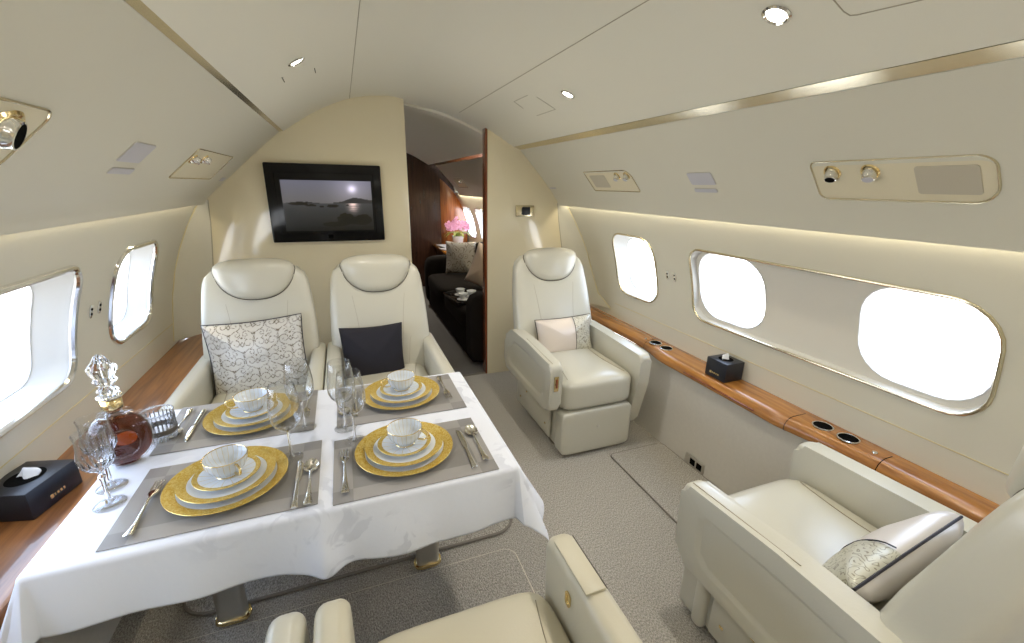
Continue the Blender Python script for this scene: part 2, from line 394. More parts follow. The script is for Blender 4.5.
def pad(bm, outline, th, rings=7, power=2.4, edge=0.0, fn=None, both=True):
    """a puffed pad over a closed 2-D outline (x, z); front at -y"""
    cx = sum(p[0] for p in outline) / len(outline); cz = sum(p[1] for p in outline) / len(outline)
    def ringpts(side):
        R = []
        for k in range(rings + 1):
            t = 1 - k / rings          # 1 at edge
            s = math.sin(t * PI / 2) if True else t
            h = (max(0, 1 - s ** power)) ** (1 / power) * th / 2 + edge
            R.append([(cx + (p[0] - cx) * s, side * h, cz + (p[1] - cz) * s) for p in outline])
        return R
    F = ringpts(-1)
    V = []
    for side, R in ((-1, F), (1, ringpts(1) if both else None)):
        if R is None: continue
        R = R[:-1]
        vs = loft(bm, R); c = bm.verts.new((cx, side * (th / 2 + edge), cz)); n = len(outline)
        for j in range(n): bm.faces.new((vs[-1][j], vs[-1][(j + 1) % n], c))
        V.append(vs)
    if both:
        if edge > 0:
            a, b = V[0][0], V[1][0]; n = len(a)
            for j in range(n): bm.faces.new((a[j], a[(j + 1) % n], b[(j + 1) % n], b[j]))
        else: bmesh.ops.remove_doubles(bm, verts=V[0][0] + V[1][0], dist=1e-6)
    if fn:
        for v in bm.verts: v.co = fn(v.co)

# ------------------------------------------------------------------ camera
H = 1.45; F = 430.4
yaw, pitch, roll = .3687, .3040, .01828
fwd = Vector((math.sin(yaw) * math.cos(pitch), math.cos(yaw) * math.cos(pitch), -math.sin(pitch)))
rt = Vector((math.cos(yaw), -math.sin(yaw), 0)); up = rt.cross(fwd)
r2 = math.cos(roll) * rt + math.sin(roll) * up; u2 = -math.sin(roll) * rt + math.cos(roll) * up
cam = bpy.data.cameras.new('camera'); co = link('camera', cam)
co.matrix_world = Matrix(((r2.x, u2.x, -fwd.x, 0), (r2.y, u2.y, -fwd.y, 0), (r2.z, u2.z, -fwd.z, H), (0, 0, 0, 1)))
cam.sensor_width = 36; cam.lens = F * 36 / 1024; cam.clip_start = .02; cam.clip_end = 200
sc.camera = co

# ------------------------------------------------------------------ cabin shell
XC, ZC, RW = .40, .60, 1.385
YB, YE = -2.6, 7.0          # back wall, aft end
YL, YR = 3.10, 3.05         # left bulkhead, right partition
def wx(side, z, off=0): return XC + side * (math.sqrt(max(0, (RW + off) ** 2 - (z - ZC) ** 2)))
CP = catmull([(-.290, 1.742), (-.10, 1.862), (.10, 1.948), (.30, 1.980), (.43, 1.970), (.70, 1.922), (.95, 1.832), (1.165, 1.717)], 5)
def cz(x):
    for a, b in zip(CP, CP[1:]):
        if a.x <= x <= b.x: return a.y + (b.y - a.y) * (x - a.x) / (b.x - a.x)
    return CP[0].y if x < CP[0].x else CP[-1].y
def sheet(name, prof, ys, mat, th=.02, outward=1, parent=None):
    """profile (x,z) extruded along Y as a solid sheet"""
    bm = bmesh.new(); n = len(prof); nor = []
    for i in range(n):
        a = Vector(prof[max(i - 1, 0)]); b = Vector(prof[min(i + 1, n - 1)]); d = (b - a).normalized(); nor.append(Vector((-d.y, d.x)) * outward * th)
    ring = list(prof) + [(prof[i][0] + nor[i].x, prof[i][1] + nor[i].y) for i in range(n - 1, -1, -1)]
    loft(bm, [[(p[0], y, p[1]) for p in ring] for y in ys], cap0=True, cap1=True)
    return fin(name, bm, mat, parent, sharp=35)
def frange(a, b, n): return [a + (b - a) * i / n for i in range(n + 1)]

bm = bmesh.new(); rbox(bm, (.4, (YB + YR + .03) / 2, -.02), (2.9, YR + .03 - YB, .04)); struct(fin('floor', bm, 'carpet', smooth=False))
bm = bmesh.new(); rbox(bm, (.4, (YR + .03 + YE) / 2, -.02), (2.9, YE - YR - .03, .04)); struct(fin('floor', bm, 'darkcarpet', smooth=False))
struct(sheet('ceiling', [tuple(p) for p in CP], frange(YB, YE, 8), 'ceil', .02, 1))
# ceiling seams, hatches
def ceil_line(name, pts, r=.0016, mat='softline'):
    bm = bmesh.new(); tube(bm, [(x, y, cz(x) - .0003) for x, y in pts], r, 6); return struct(fin(name, bm, mat))
ceil_line('trim_1', [(.10, y) for y in frange(YB, YL - .01, 10)])
ceil_line('trim_2', [(.765, y) for y in frange(YB, 3.0, 10)])
ceil_line('trim_3', [(.93, .733), (1.003, .730), (1.016, .724), (1.020, .712), (1.03, .624), (1.05, .42)], .0014)
ceil_line('trim_4', [(1.0, 2.28), (1.0, 2.06), (.90, 2.06)], .0014)
ceil_line('trim_4', [(.87, 2.10), (.87, 2.28), (.93, 2.30)], .0014)
ceil_line('trim_4', [(-.167, 2.07), (-.167, 1.99)], .002, 'line')
ceil_line('trim_4', [(-.054, 2.17), (-.054, 2.09)], .002, 'line')

# side walls with windows
def rrect(y0, y1, z0, z1, r, seg=6):
    out = []
    rr = r if isinstance(r, (list, tuple)) else [r] * 4
    for (cy, czz, a0), q in zip(((y1, z1, 0), (y0, z1, 90), (y0, z0, 180), (y1, z0, 270)), rr):
        sy = -1 if cy == y1 else 1; sz = -1 if czz == z1 else 1
        for k in range(seg + 1):
            a = math.radians(a0 + 90 * k / seg)
            out.append((cy + sy * q + q * math.cos(a), czz + sz * q + q * math.sin(a)))
    return out
def densify(o, m=.06):
    out = []
    for a, b in zip(o, o[1:] + o[:1]):
        d = math.dist(a, b); n = max(1, int(d / m))
        for k in range(n): out.append((a[0] + (b[0] - a[0]) * k / n, a[1] + (b[1] - a[1]) * k / n))
    return out
ZW0, ZW1 = .765, 1.165
def wall(side, name, y0, y1, holes, mat='panel'):
    zs = frange(.45, 1.345, 24); prof = [(wx(side, z), z) for z in zs]
    w = sheet(name, prof, frange(y0, y1, max(2, int((y1 - y0) / .1))), mat, .022, -side)
    for h in holes:
        bm = bmesh.new()
        ring = densify(h)
        a = [bm.verts.new((XC + side * 1.0, p[0], p[1])) for p in ring]; b = [bm.verts.new((XC + side * 1.7, p[0], p[1])) for p in ring]
        bm.faces.new(a); bm.faces.new(b[::-1])
        for i in range(len(a)): bm.faces.new((a[i], b[i], b[(i + 1) % len(a)], a[(i + 1) % len(a)]))
        bmesh.ops.recalc_face_normals(bm, faces=bm.faces[:])
        cm = bpy.data.meshes.new('cut'); bm.to_mesh(cm); bm.free(); c = link('cut', cm)
        md = w.modifiers.new('b', 'BOOLEAN'); md.operation = 'DIFFERENCE'; md.object = c; md.solver = 'EXACT'
        dg = bpy.context.evaluated_depsgraph_get(); dg.update()
        me = bpy.data.meshes.new_from_object(w.evaluated_get(dg)); w.modifiers.clear(); w.data = me
        bpy.data.objects.remove(c)
    w.data.polygons.foreach_set('use_smooth', [True] * len(w.data.polygons)); w.data.set_sharp_from_angle(angle=math.radians(35))
    return struct(w)
def on_wall(side, ring, off): return [(wx(side, z, off), y, z) for y, z in ring]
def shrink(ring, d, dz=None):
    cy = (max(p[0] for p in ring) + min(p[0] for p in ring)) / 2; c2 = (max(p[1] for p in ring) + min(p[1] for p in ring)) / 2
    hy = (max(p[0] for p in ring) - min(p[0] for p in ring)) / 2; hz = (max(p[1] for p in ring) - min(p[1] for p in ring)) / 2
    return [(cy + (y - cy) * (hy - d) / hy, c2 + (z - c2) * (hz - (dz if dz is not None else d)) / hz) for y, z in ring]
portals = []
winno = [0]
def window_unit(side, y0, y1, z0=ZW0, z1=ZW1, r=.10, rim='chrome', depth=.085, inset=.022, start=0.0, ring=None, parent=None, rimr=.006, insetz=None):
    """rim, reveal, pane of one window"""
    ring = densify(ring or rrect(y0, y1, z0, z1, r), .03)
    if parent is None:
        winno[0] += 1; parent = struct(link('window_%d' % winno[0], None))
    bm = bmesh.new(); tube(bm, on_wall(side, ring, start - .001), rimr, 8, closed=True); fin('window_rim', bm, rim, parent)
    rings = []
    for k in range(7):
        t = k / 6
        rings.append(on_wall(side, shrink(ring, inset * t ** 1.3, (insetz or inset) * t ** 1.3), start + depth * t))
    bm = bmesh.new(); loft(bm, rings); fin('window_reveal', bm, 'reveal', parent, sharp=0)
    inner = shrink(ring, inset, insetz or inset)
    if not start:
        bm = bmesh.new(); tube(bm, on_wall(side, inner, start + depth - .001), .003, 6, closed=True); fin('pane_seal', bm, 'white', parent)
    bm = bmesh.new(); bm.faces.new([bm.verts.new(p) for p in on_wall(side, inner, start + depth)]); bmesh.ops.triangulate(bm, faces=bm.faces[:]); fin('window_pane', bm, 'pane', parent, smooth=False)
    cyy = (y0 + y1) / 2; zz = (z0 + z1) / 2
    portals.append((side, cyy, zz, y1 - y0, z1 - z0))
    return parent
def window_panel(side, y0, y1, wins, z0=.772, z1=1.16):
    ring = rrect(y0, y1, z0, z1, [.085, .13, .11, .085] if side > 0 else [.085] * 4)
    winno[0] += 1; root = struct(link('window_%d' % winno[0], None))
    rg = densify(ring, .03)
    bm = bmesh.new(); tube(bm, on_wall(side, rg, -.001), .006, 8, closed=True); fin('window_rim', bm, 'gold' if side > 0 else 'chrome', root)
    bm = bmesh.new(); loft(bm, [on_wall(side, shrink(rg, .012 * t), .03 * t) for t in (0, .33, .66, 1)]); fin('window_reveal', bm, 'reveal', root, sharp=0)
    # recessed field with the window openings
    zs = frange(z0 - .01, z1 + .01, 12); prof = [(wx(side, z, .03), z) for z in zs]
    w = sheet('window_field', prof, frange(y0 - .01, y1 + .01, 12), 'field', .01, -side, root)
    for a, b in wins:
        bm = bmesh.new(); rr = densify(rrect(a, b, z0 + .03, z1 - .006, .13), .03)
        va = [bm.verts.new((XC + side * 1.0, p[0], p[1])) for p in rr]; vb = [bm.verts.new((XC + side * 1.7, p[0], p[1])) for p in rr]
        bm.faces.new(va); bm.faces.new(vb[::-1])
        for i in range(len(va)): bm.faces.new((va[i], vb[i], vb[(i + 1) % len(va)], va[(i + 1) % len(va)]))
        bmesh.ops.recalc_face_normals(bm, faces=bm.faces[:])
        cm = bpy.data.meshes.new('cut'); bm.to_mesh(cm); bm.free(); c = link('cut', cm)
        md = w.modifiers.new('b', 'BOOLEAN'); md.operation = 'DIFFERENCE'; md.object = c; md.solver = 'EXACT'
        dg = bpy.context.evaluated_depsgraph_get(); dg.update()
        me = bpy.data.meshes.new_from_object(w.evaluated_get(dg)); w.modifiers.clear(); w.data = me
        bpy.data.objects.remove(c)
        window_unit(side, a, b, z0 + .03, z1 - .006, .13, rim='white', depth=.055, inset=.02, start=.03, parent=root, rimr=.003)
    w.data.polygons.foreach_set('use_smooth', [True] * len(w.data.polygons)); w.data.set_sharp_from_angle(angle=math.radians(35))
    return root
single = lambda c: rrect(c - .20, c + .20, ZW0, ZW1, .10)
RP = (.568, 1.790); LP = (.70, 1.925)
rh = [rrect(*RP, .772, 1.16, [.085, .13, .11, .085])] + [rrect(2.085, 2.515, ZW0 - .008, ZW1 + .004, .11)] + [single(c) for c in (0, -.75, -1.5)]
lh = [rrect(*LP, ZW0 - .015, ZW1, .085)] + [rrect(2.205, 2.64, ZW0 - .005, ZW1 + .005, .10)] + [single(c) for c in (0, -.75, -1.5)]
wall(1, 'wall_right', YB, 3.0, rh); wall(-1, 'wall_left', YB, 3.06, lh)
aft_h = [rrect(c - .22, c + .22, .72, 1.16, .11) for c in (5.62, 6.28, 4.7, 3.9)]
wall(1, 'wall_right', 3.02, YE, aft_h)
window_unit(1, 2.085, 2.515, ZW0 - .008, ZW1 + .004, .11, rim='gold', inset=.034)
window_panel(1, *RP, [(1.362, 1.765), (.582, .965)])
window_unit(-1, 2.205, 2.64, ZW0 - .005, ZW1 + .005, rimr=.011, inset=.034)
window_unit(-1, *LP, ring=rrect(*LP, ZW0 - .015, ZW1, .085), inset=.065, insetz=.03, rimr=.012)
for c in (0, -.75, -1.5):
    for s in (1, -1): window_unit(s, c - .2, c + .2)
for c in (5.62, 6.28, 4.7, 3.9): window_unit(1, c - .22, c + .22, .72, 1.16, .11)
# bead seams on the side walls below the windows
for s, a, b in ((1, YB, 2.55), (-1, YB, 3.0)):
    bm = bmesh.new(); tube(bm, [(wx(s, .655) - s * .0005, y, .655) for y in frange(a, b, 12)], .002, 6); struct(fin('trim_5', bm, 'yellowline'))

# lower side walls
struct(sheet('wall_right', [(1.658, -.01), (1.664, .12), (1.672, .3), (1.676, .491)], frange(YB, 2.98, 6), 'lower', .02, -1))
struct(sheet('wall_left', [(-.845, -.01), (-.85, .12), (-.84, .3), (-.83, .477)], frange(YB, 3.05, 6), 'lower', .02, 1))
struct(sheet('wall_right', [(1.70, -.01), (1.72, .3), (1.74, .52)], frange(3.14, YE, 4), 'lower', .02, -1))
struct(sheet('wall_left', [(-.10, -.01), (-.10, .5), (-.10, 1.9)], frange(3.2, YE, 4), 'wood_dark', .02, 1))

# overhead valances (soft-cornered panels), gold strips
VR = [(1.215, 1.697), (1.30, 1.612), (1.40, 1.505), (1.48, 1.412), (1.520, 1.358), (1.533, 1.333), (1.538, 1.322), (1.546, 1.318), (1.553, 1.322), (1.555, 1.338)]
VL = [(-.313, 1.737), (-.40, 1.662), (-.50, 1.572), (-.60, 1.480), (-.70, 1.389), (-.740, 1.350), (-.748, 1.333), (-.752, 1.322), (-.758, 1.318), (-.763, 1.322), (-.765, 1.338)]
struct(sheet('trim_6', VR, frange(YB, 3.045, 8), 'panel', .012, 1))
struct(sheet('trim_6', VR, frange(3.12, 6.1, 8), 'panel', .012, 1))
struct(sheet('trim_7', VL, frange(YB, 3.095, 8), 'panel', .012, -1))
struct(sheet('trim_8', [(1.168, 1.716), (1.190, 1.708), (1.213, 1.698)], frange(YB, 3.045, 2), 'gold', .006, 1))
struct(sheet('trim_8', [(1.168, 1.716), (1.190, 1.708), (1.213, 1.698)], frange(3.12, 6.1, 2), 'gold', .006, 1))
struct(sheet('trim_9', [(-.290, 1.742), (-.301, 1.740), (-.312, 1.737)], frange(YB, 3.095, 2), 'gold', .006, -1))
# aft end cap where the overhead panel turns in
# roof of the space above the valances keeps the sky out
for s, pts in ((1, [(1.16, 1.80), (1.60, 1.60), (1.66, 1.34), (1.70, 1.30)]), (-1, [(-.26, 1.82), (-.70, 1.62), (-.84, 1.36), (-.88, 1.30)])):
    struct(sheet('ceiling', pts, frange(YB, YE, 2), 'ceil', .02, s))

struct(sheet('ceiling', [(p.x, p.y - .016) for p in CP if p.x > -.2 and p.x < 1.12], [3.20, 3.36], 'ceil', .016, 1))
# bulkheads
def ceil_poly(x0, x1, n=10): return [(x0 + (x1 - x0) * i / n, cz(x0 + (x1 - x0) * i / n) + .01) for i in range(n + 1)]
# left bulkhead
pl = [(-.845, 0), (.427, 0)] + [(x, z) for x, z in ceil_poly(.427, -.289)] + [(-.32, 1.755), (-.45, 1.64), (-.60, 1.50), (-.74, 1.37), (-.80, 1.32), (-.80, 1.2), (-.80, .5)]
bm = bmesh.new(); prism(bm, pl, 'Y', YL, YL + .05, .003, 2); struct(fin('wall_front', bm, 'lacquer', sharp=30))
pr_ = [(.972, 0), (1.66, 0), (1.66, .5), (1.64, .9), (1.63, 1.2), (1.60, 1.34), (1.40, 1.55), (1.215, 1.72)] + [(x, z) for x, z in ceil_poly(1.165, .972)]
bm = bmesh.new(); prism(bm, pr_, 'Y', YR, YR + .07, .003, 2); struct(fin('wall_front', bm, 'lacquer', sharp=30))
bm = bmesh.new(); rbox(bm, (.966, YR + .035, .92), (.014, .078, 1.83), .003, 2); struct(fin('trim_10', bm, 'wood_edge'))
# fillets between bulkheads and side walls
def fillet(side, Y, A, B, name):
    rings = []
    for (ax, az), (by, bz) in zip(A, B):
        p0 = Vector((ax, Y, az)); p2 = Vector((wx(side, bz) - side * .001, by, bz)); p1 = Vector((wx(side, az) - side * .03, Y - .03, (az + bz) / 2))
        rings.append([tuple(p0 * (1 - t) ** 2 + p1 * 2 * t * (1 - t) + p2 * t * t) for t in frange(0, 1, 8)])
    bm = bmesh.new(); loft(bm, rings, closed=False); o = struct(fin(name, bm, 'panel', sharp=0))
    bm = bmesh.new(); tube(bm, [r[0] for r in rings], .003, 6); struct(fin('trim_11', bm, 'softline'))
    bm = bmesh.new(); tube(bm, [r[-1] for r in rings], .003, 6); struct(fin('trim_11', bm, 'yellowline'))
fillet(1, YR - .001, [(1.533, 1.335), (1.548, 1.21), (1.572, 1.08), (1.59, .985), (1.60, .85), (1.61, .70), (1.615, .55)],
       [(2.99, 1.33), (2.97, 1.21), (2.93, 1.08), (2.90, .97), (2.86, .82), (2.78, .68), (2.60, .60)], 'wall_front')
fillet(-1, YL - .001, [(-.738, 1.345), (-.745, 1.21), (-.760, 1.07), (-.775, .95), (-.785, .8), (-.79, .65), (-.79, .5)],
       [(3.05, 1.33), (3.03, 1.21), (3.01, 1.07), (2.99, .95), (2.96, .8), (2.93, .66), (2.88, .56)], 'wall_front')
# wall behind the camera
bm = bmesh.new(); rbox(bm, (.4, YB - .02, .95), (3.0, .04, 2.1)); struct(fin('wall_back', bm, 'lacquer', smooth=False))
# aft end wall: dark wood and glossy wood panel
bm = bmesh.new(); rbox(bm, (.40, YE - .62, 1.0), (1.84, .06, 2.1)); struct(fin('wall_aft', bm, 'wood_dark', smooth=False))
bm = bmesh.new(); rbox(bm, (.4, YE - .12, 1.0), (2.9, .06, 2.1)); struct(fin('wall_aft', bm, 'wood_dark', smooth=False))
bm = bmesh.new(); prism(bm, [(1.33, 0), (1.76, 0), (1.75, .9), (1.68, 1.15), (1.56, 1.35), (1.42, 1.49), (1.33, 1.56)], 'Y', YE - .50, YE - .16, .004, 2)
struct(fin('wall_aft', bm, 'wood_aft', sharp=30))
# carpet threshold
bm = bmesh.new(); rbox(bm, (.70, YR + .02, .004), (.54, .02, .008), .002, 2); struct(fin('trim_12', bm, 'rubber'))

# ------------------------------------------------------------------ lights
def area(name, loc, sx, sy, power, colr, rot, portal=False, spread=None, shape='RECTANGLE'):
    l = bpy.data.lights.new(name, 'AREA'); l.shape = shape; l.size = sx; l.size_y = sy; l.energy = power; l.color = colr
    if spread: l.spread = spread
    o = link(name, l); o.location = loc; o.rotation_euler = rot
    if portal: l.cycles.is_portal = True
    return o
for s, y, z, dy, dz in portals:
    n = Vector((-(wx(s, z) - XC), 0, -(z - ZC))).normalized()
    p = Vector((wx(s, z, .10), y, z))
    q = n.to_track_quat('-Z', 'Y').to_euler()
    area('window_portal', p, dy, dz, 1, (1, 1, 1), q, portal=True)
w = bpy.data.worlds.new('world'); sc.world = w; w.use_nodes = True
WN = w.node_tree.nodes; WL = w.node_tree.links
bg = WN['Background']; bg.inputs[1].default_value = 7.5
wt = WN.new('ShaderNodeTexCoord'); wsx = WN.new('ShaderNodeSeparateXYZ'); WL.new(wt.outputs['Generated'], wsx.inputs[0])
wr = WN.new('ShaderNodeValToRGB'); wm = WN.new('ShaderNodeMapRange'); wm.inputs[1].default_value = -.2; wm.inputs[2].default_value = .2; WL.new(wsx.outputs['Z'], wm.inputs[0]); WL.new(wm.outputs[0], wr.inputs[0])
wr.color_ramp.elements[0].color = (1.0, 1.0, .98, 1); wr.color_ramp.elements[1].color = (.62, .76, 1.0, 1); WL.new(wr.outputs[0], bg.inputs[0])  # brighter below the horizon: added ground glow to lift the ceiling
DL = [(-.107, 1.89), (.95, 1.84), (.955, .85), (-.107, -.6), (.95, -.3), (-.107, -1.8), (.95, -1.5)]  # last four are added out of view as fill light
dl_labels = ['round downlight in the ceiling nearest the wall screen', 'small round downlight in the ceiling nearest the doorway, beside a square hatch outline', 'largest round downlight in the ceiling near the top right ceiling hatch',
             'added unseen fill downlight behind the viewer, left row', 'added unseen fill downlight behind the viewer, right row', 'rearmost added fill downlight, unseen, left row', 'rearmost added fill downlight, unseen, right row']
def downlight(x, y, lab, e=4, r=.026):
    z = cz(x); dx = .02; sl = math.atan2(cz(x + dx) - cz(x - dx), 2 * dx)
    t = thing('ceiling_light', lab, 'light', (x, y, z), 0, 'round ceiling downlights')
    t.rotation_euler = (0, -sl, 0)
    bm = bmesh.new(); lathe(bm, [(r + .002, .004), (r + .006, -.002), (r, -.005), (r - .004, -.001), (r - .004, .004)], 28); fin('bezel', bm, 'chrome', t)
    bm = bmesh.new(); lathe(bm, [(r - .003, -.001), (.012, -.0035), (0, -.004)], 28); fin('lens', bm, 'lamp', t)
    area('downlight_lamp', Vector((x + math.sin(sl) * .0048, y, z - .0048 * math.cos(sl))), .018, .018, e, (1, .93, .82), (0, -sl, 0), shape='DISK', spread=math.radians(150))
m, nt, b = nodes_of('lamp_lens'); b.inputs['Emission Color'].default_value = (1, .95, .85, 1); b.inputs['Emission Strength'].default_value = 12; M['lamp'] = m
for (x, y), lab in zip(DL, dl_labels): downlight(x, y, lab)
downlight(.62, 5.4, 'tiny downlight in the dim ceiling beyond the doorway', 13, .02)
# cove lamps hidden behind the lip of the overhead panels
for s, x, y0, y1, e in ((1, 1.566, YB, 3.0, 6.5), (-1, -.772, YB, 3.0, 7.5), (1, 1.566, 3.2, 6.3, 14)):
    area('cove_lamp', (x, (y0 + y1) / 2, 1.336), .010, y1 - y0, e, (1, .88, .64), (0, 0, 0))

# ------------------------------------------------------------------ side ledges
def ledge(name, side, prof_fn, ys, mat, label, holes=(), joints=(), grooves=(), parent=None):
    t = thing(name, label, 'ledge', (0, 0, 0))
    bm = bmesh.new(); rings = []
    for y in ys: rings.append([(x, y, z) for x, z in prof_fn(y)])
    loft(bm, rings, cap0=True, cap1=True); fin('ledge_top', bm, mat, t, sharp=35)
    for i, (x, y) in enumerate(holes):
        z = LZ + .0005
        bm = bmesh.new(); lathe(bm, [(.0375, 0), (.037, .003), (.0345, .0042), (.0325, .003), (.0325, .0)], 28, (x, y, z)); c = fin('cup_holder', bm, 'chrome', t)
        bm = bmesh.new(); lathe(bm, [(0, .0015), (.033, .0015)], 28, (x, y, z)); fin('cup_well', bm, 'darkhole', c)
    for y in joints:
        bm = bmesh.new(); P = prof_fn(y); tube(bm, [(x - side * .0004, y, z + .0004) for x, z in P[:-2]], .0014, 6); fin('joint', bm, 'darkhole', t)
    return t
LZ = .553
def bulge(y):
    return interp([(-3, 0), (.40, 0.0), (.74, .005), (.86, .012), (1.0, .03), (1.10, .05), (1.8, .05), (1.86, .048), (1.95, .028), (2.05, .005), (2.15, 0), (4, 0)], y)[0]
def rprof(y):
    f = 1.682 - bulge(y)
    return [(f + .014, .492), (f + .002, .498), (f - .002, .510), (f + .001, .524), (f + .008, .537), (f + .022, .548), (f + .040, LZ), (wx(1, LZ) - .03, LZ), (wx(1, LZ) - .001, LZ), (wx(1, .50) - .002, .492)]
ys = sorted(set(frange(YB, 2.60, 40) + frange(.6, 2.2, 60) + [2.75, 2.9, 2.97]))
rl = ledge('side_ledge', 1, rprof, ys, 'wood', 'honey coloured glossy wood ledge along the right wall under the windows', holes=[(1.712, 1.99), (1.712, 1.895), (1.722, .975), (1.726, .880)], joints=[1.07, .748, 2.05])
bm = bmesh.new(); rbox(bm, (1.6285, 1.43, .5165), (.008, .44, .007), .002, 2); fin('pull_slot', bm, 'wood_edge', rl)
bm = bmesh.new(); lathe(bm, [(.008, 0), (.007, .003), (0, .0035)], 16, (1.705, 2.075, LZ)); fin('button', bm, 'silver', rl)
bm = bmesh.new(); lathe(bm, [(.009, 0), (.008, .003), (0, .0035)], 16, (1.722, .785, LZ)); fin('button', bm, 'silver', rl)
LZL = .540
def lprof(y):
    f = -.775
    return [(f - .012, .478), (f - .001, .484), (f + .002, .500), (f - .002, .522), (f - .012, .535), (f - .03, LZL), (wx(-1, LZL) + .02, LZL), (wx(-1, LZL) + .001, LZL), (wx(-1, .5) + .002, .478)]
ll = ledge('side_ledge', -1, lprof, frange(YB, 3.05, 30), 'wood_left', 'brown wood ledge along the left wall beside the laid table')
# vent / socket box low on the right wall
t = thing('wall_socket', 'metal framed socket box with two dark openings low on the right wall', 'socket', (1.656, 1.505, .035))
bm = bmesh.new(); rbox(bm, (0, 0, 0), (.008, .13, .06), .002, 2); fin('plate', bm, 'champ', t)
for yy in (-.035, .012):
    bm = bmesh.new(); rbox(bm, (-.004, yy, .002), (.004, .036, .036), .002, 2); fin('opening', bm, 'darkhole', t)

# ------------------------------------------------------------------ service panels, signs on the overhead panels
def vpt(side, y, z, off=0):
    prof = VR if side > 0 else VL
    for a, b in zip(prof, prof[1:]):
        if b[1] <= z <= a[1]:
            t = (z - a[1]) / (b[1] - a[1]); x = a[0] + (b[0] - a[0]) * t
            d = Vector((b[0] - a[0], b[1] - a[1])).normalized(); n = Vector((-d.y, d.x))
            if n.x * side > 0: n = -n
            return Vector((x + n.x * off, y, z + n.y * off))
def vframe(side, y, z):
    p = vpt(side, y, z); a = vpt(side, y, z + .02); d = (a - p).normalized()   # up along the panel
    n = Vector((0, 1, 0)).cross(d) * (-1 if side > 0 else -1)
    if n.x * side > 0: n = -n
    return p, d, n
def vloc(side, y, z, v):   # local (y, s, n) on the panel
    p, d, n = vframe(side, y, z); return p + Vector((0, v[0], 0)) + d * v[1] + n * v[2]
def service_panel(side, y0, y1, z0, z1, knobs, grille, label, rr=.02, r1=None, rim='gold'):
    yc = (y0 + y1) / 2; zc = (z0 + z1) / 2
    t = thing('service_panel', label, 'panel', (0, 0, 0), 0, 'overhead service panels')
    hl = (vpt(side, 0, z1) - vpt(side, 0, z0)).length / 2; hy = (y1 - y0) / 2
    ring = rrect(-hy, hy, -hl, hl, r1 or rr, 6)
    V = lambda v: vloc(side, yc, zc, v)
    bm = bmesh.new(); tube(bm, [V((a, b, .001)) for a, b in ring], .003, 8, closed=True); fin('rim', bm, rim, t)
    bm = bmesh.new(); loft(bm, [[V((a, b, .0005)) for a, b in ring], [V((a, b, .001)) for a, b in shrink(ring, .006)], [V((a, b, .0012)) for a, b in shrink(ring, .012)]], cap1=True); fin('cover', bm, 'inset', t, sharp=0)
    if grille:
        g = rrect(grille[0] - yc, grille[1] - yc, -hl * .62, hl * .62, .008)
        bm = bmesh.new(); loft(bm, [[V((a, b, .001)) for a, b in g], [V((a, b, .003)) for a, b in g]], cap1=True); fin('speaker_grille', bm, 'grille', t, smooth=False)
    for i, (ky, ks, kr, kind) in enumerate(knobs):
        # dished cup with a swivelling nozzle
        p, d, n = vframe(side, ky, zc); p = V((ky - yc, ks, 0))
        mt = Matrix.Translation(p) @ n.to_track_quat('Z', 'Y').to_matrix().to_4x4()
        bm = bmesh.new(); lathe(bm, [(kr * 1.35, .0015), (kr * 1.2, .006), (kr * 1.0, .004), (kr * .9, .002)], 24); bm.transform(mt); fin('nozzle_ring', bm, 'brass', t)
        tilt = mt @ Matrix.Rotation(.35 * (1 if side > 0 else -1), 4, 'X') @ Matrix.Rotation(.2, 4, 'Y')
        bm = bmesh.new(); lathe(bm, [(kr * .95, 0), (kr * .97, .008), (kr * .92, .015), (kr * .82, .020), (kr * .80, .026), (kr * .70, .027)], 24); bm.transform(tilt); k = fin('nozzle', bm, 'chrome', t)
        bm = bmesh.new(); lathe(bm, [(0, .0255), (kr * .72, .0268)], 20); bm.transform(tilt); fin('nozzle_face', bm, 'darkhole' if kind == 'air' else 'grey', k)
    return t
service_panel(1, 1.95, 2.40, 1.436, 1.54, [(2.076, .035, .017, 'lamp'), (1.990, .035, .017, 'lamp')], (2.20, 2.36), 'gold rimmed overhead service panel beyond the right reading signs, nearest the partition', .012, [.012, .05, .012, .012])
service_panel(1, .575, 1.005, 1.432, 1.538, [(.945, .03, .019, 'air'), (.840, .03, .019, 'lamp')], (.605, .735), 'long gold rimmed overhead service panel above the widest right window', .02, [.02, .035, .055, .025])
service_panel(-1, 2.12, 2.715, 1.460, 1.570, [(2.165, .028, .018, 'air'), (2.30, .036, .018, 'lamp')], None, 'square looking overhead service panel on the left, nearest the wall screen', .012)
service_panel(-1, .72, 1.165, 1.460, 1.572, [(1.075, .022, .034, 'air'), (.94, .02, .034, 'lamp')], None, 'overhead service panel cut by the left edge with black air nozzle', .03)
def sign(side, y0, y1, z0, z1, label, name='sign_plate', mat='grey', r=.008):
    yc = (y0 + y1) / 2; zc = (z0 + z1) / 2; hl = (vpt(side, 0, z1) - vpt(side, 0, z0)).length / 2; hy = (y1 - y0) / 2
    V = lambda v: vloc(side, yc, zc, v); t = thing(name, label, 'sign')
    ring = rrect(-hy, hy, -hl, hl, r, 4)
    bm = bmesh.new(); loft(bm, [[V((a, b, .0)) for a, b in ring], [V((a, b, .003)) for a, b in ring], [V((a, b, .0035)) for a, b in shrink(ring, .003)]], cap1=True); fin('face', bm, mat, t)
    bm = bmesh.new(); tube(bm, [V((a, b, .0005)) for a, b in ring], .0018, 6, closed=True); fin('surround', bm, 'champ', t)
sign(1, 1.42, 1.555, 1.472, 1.518, 'grey passenger sign plate on the right overhead panel')
sign(1, 1.430, 1.555, 1.442, 1.456, 'slim grey light strip under the right passenger sign plate', 'light_strip', 'grey', .006)
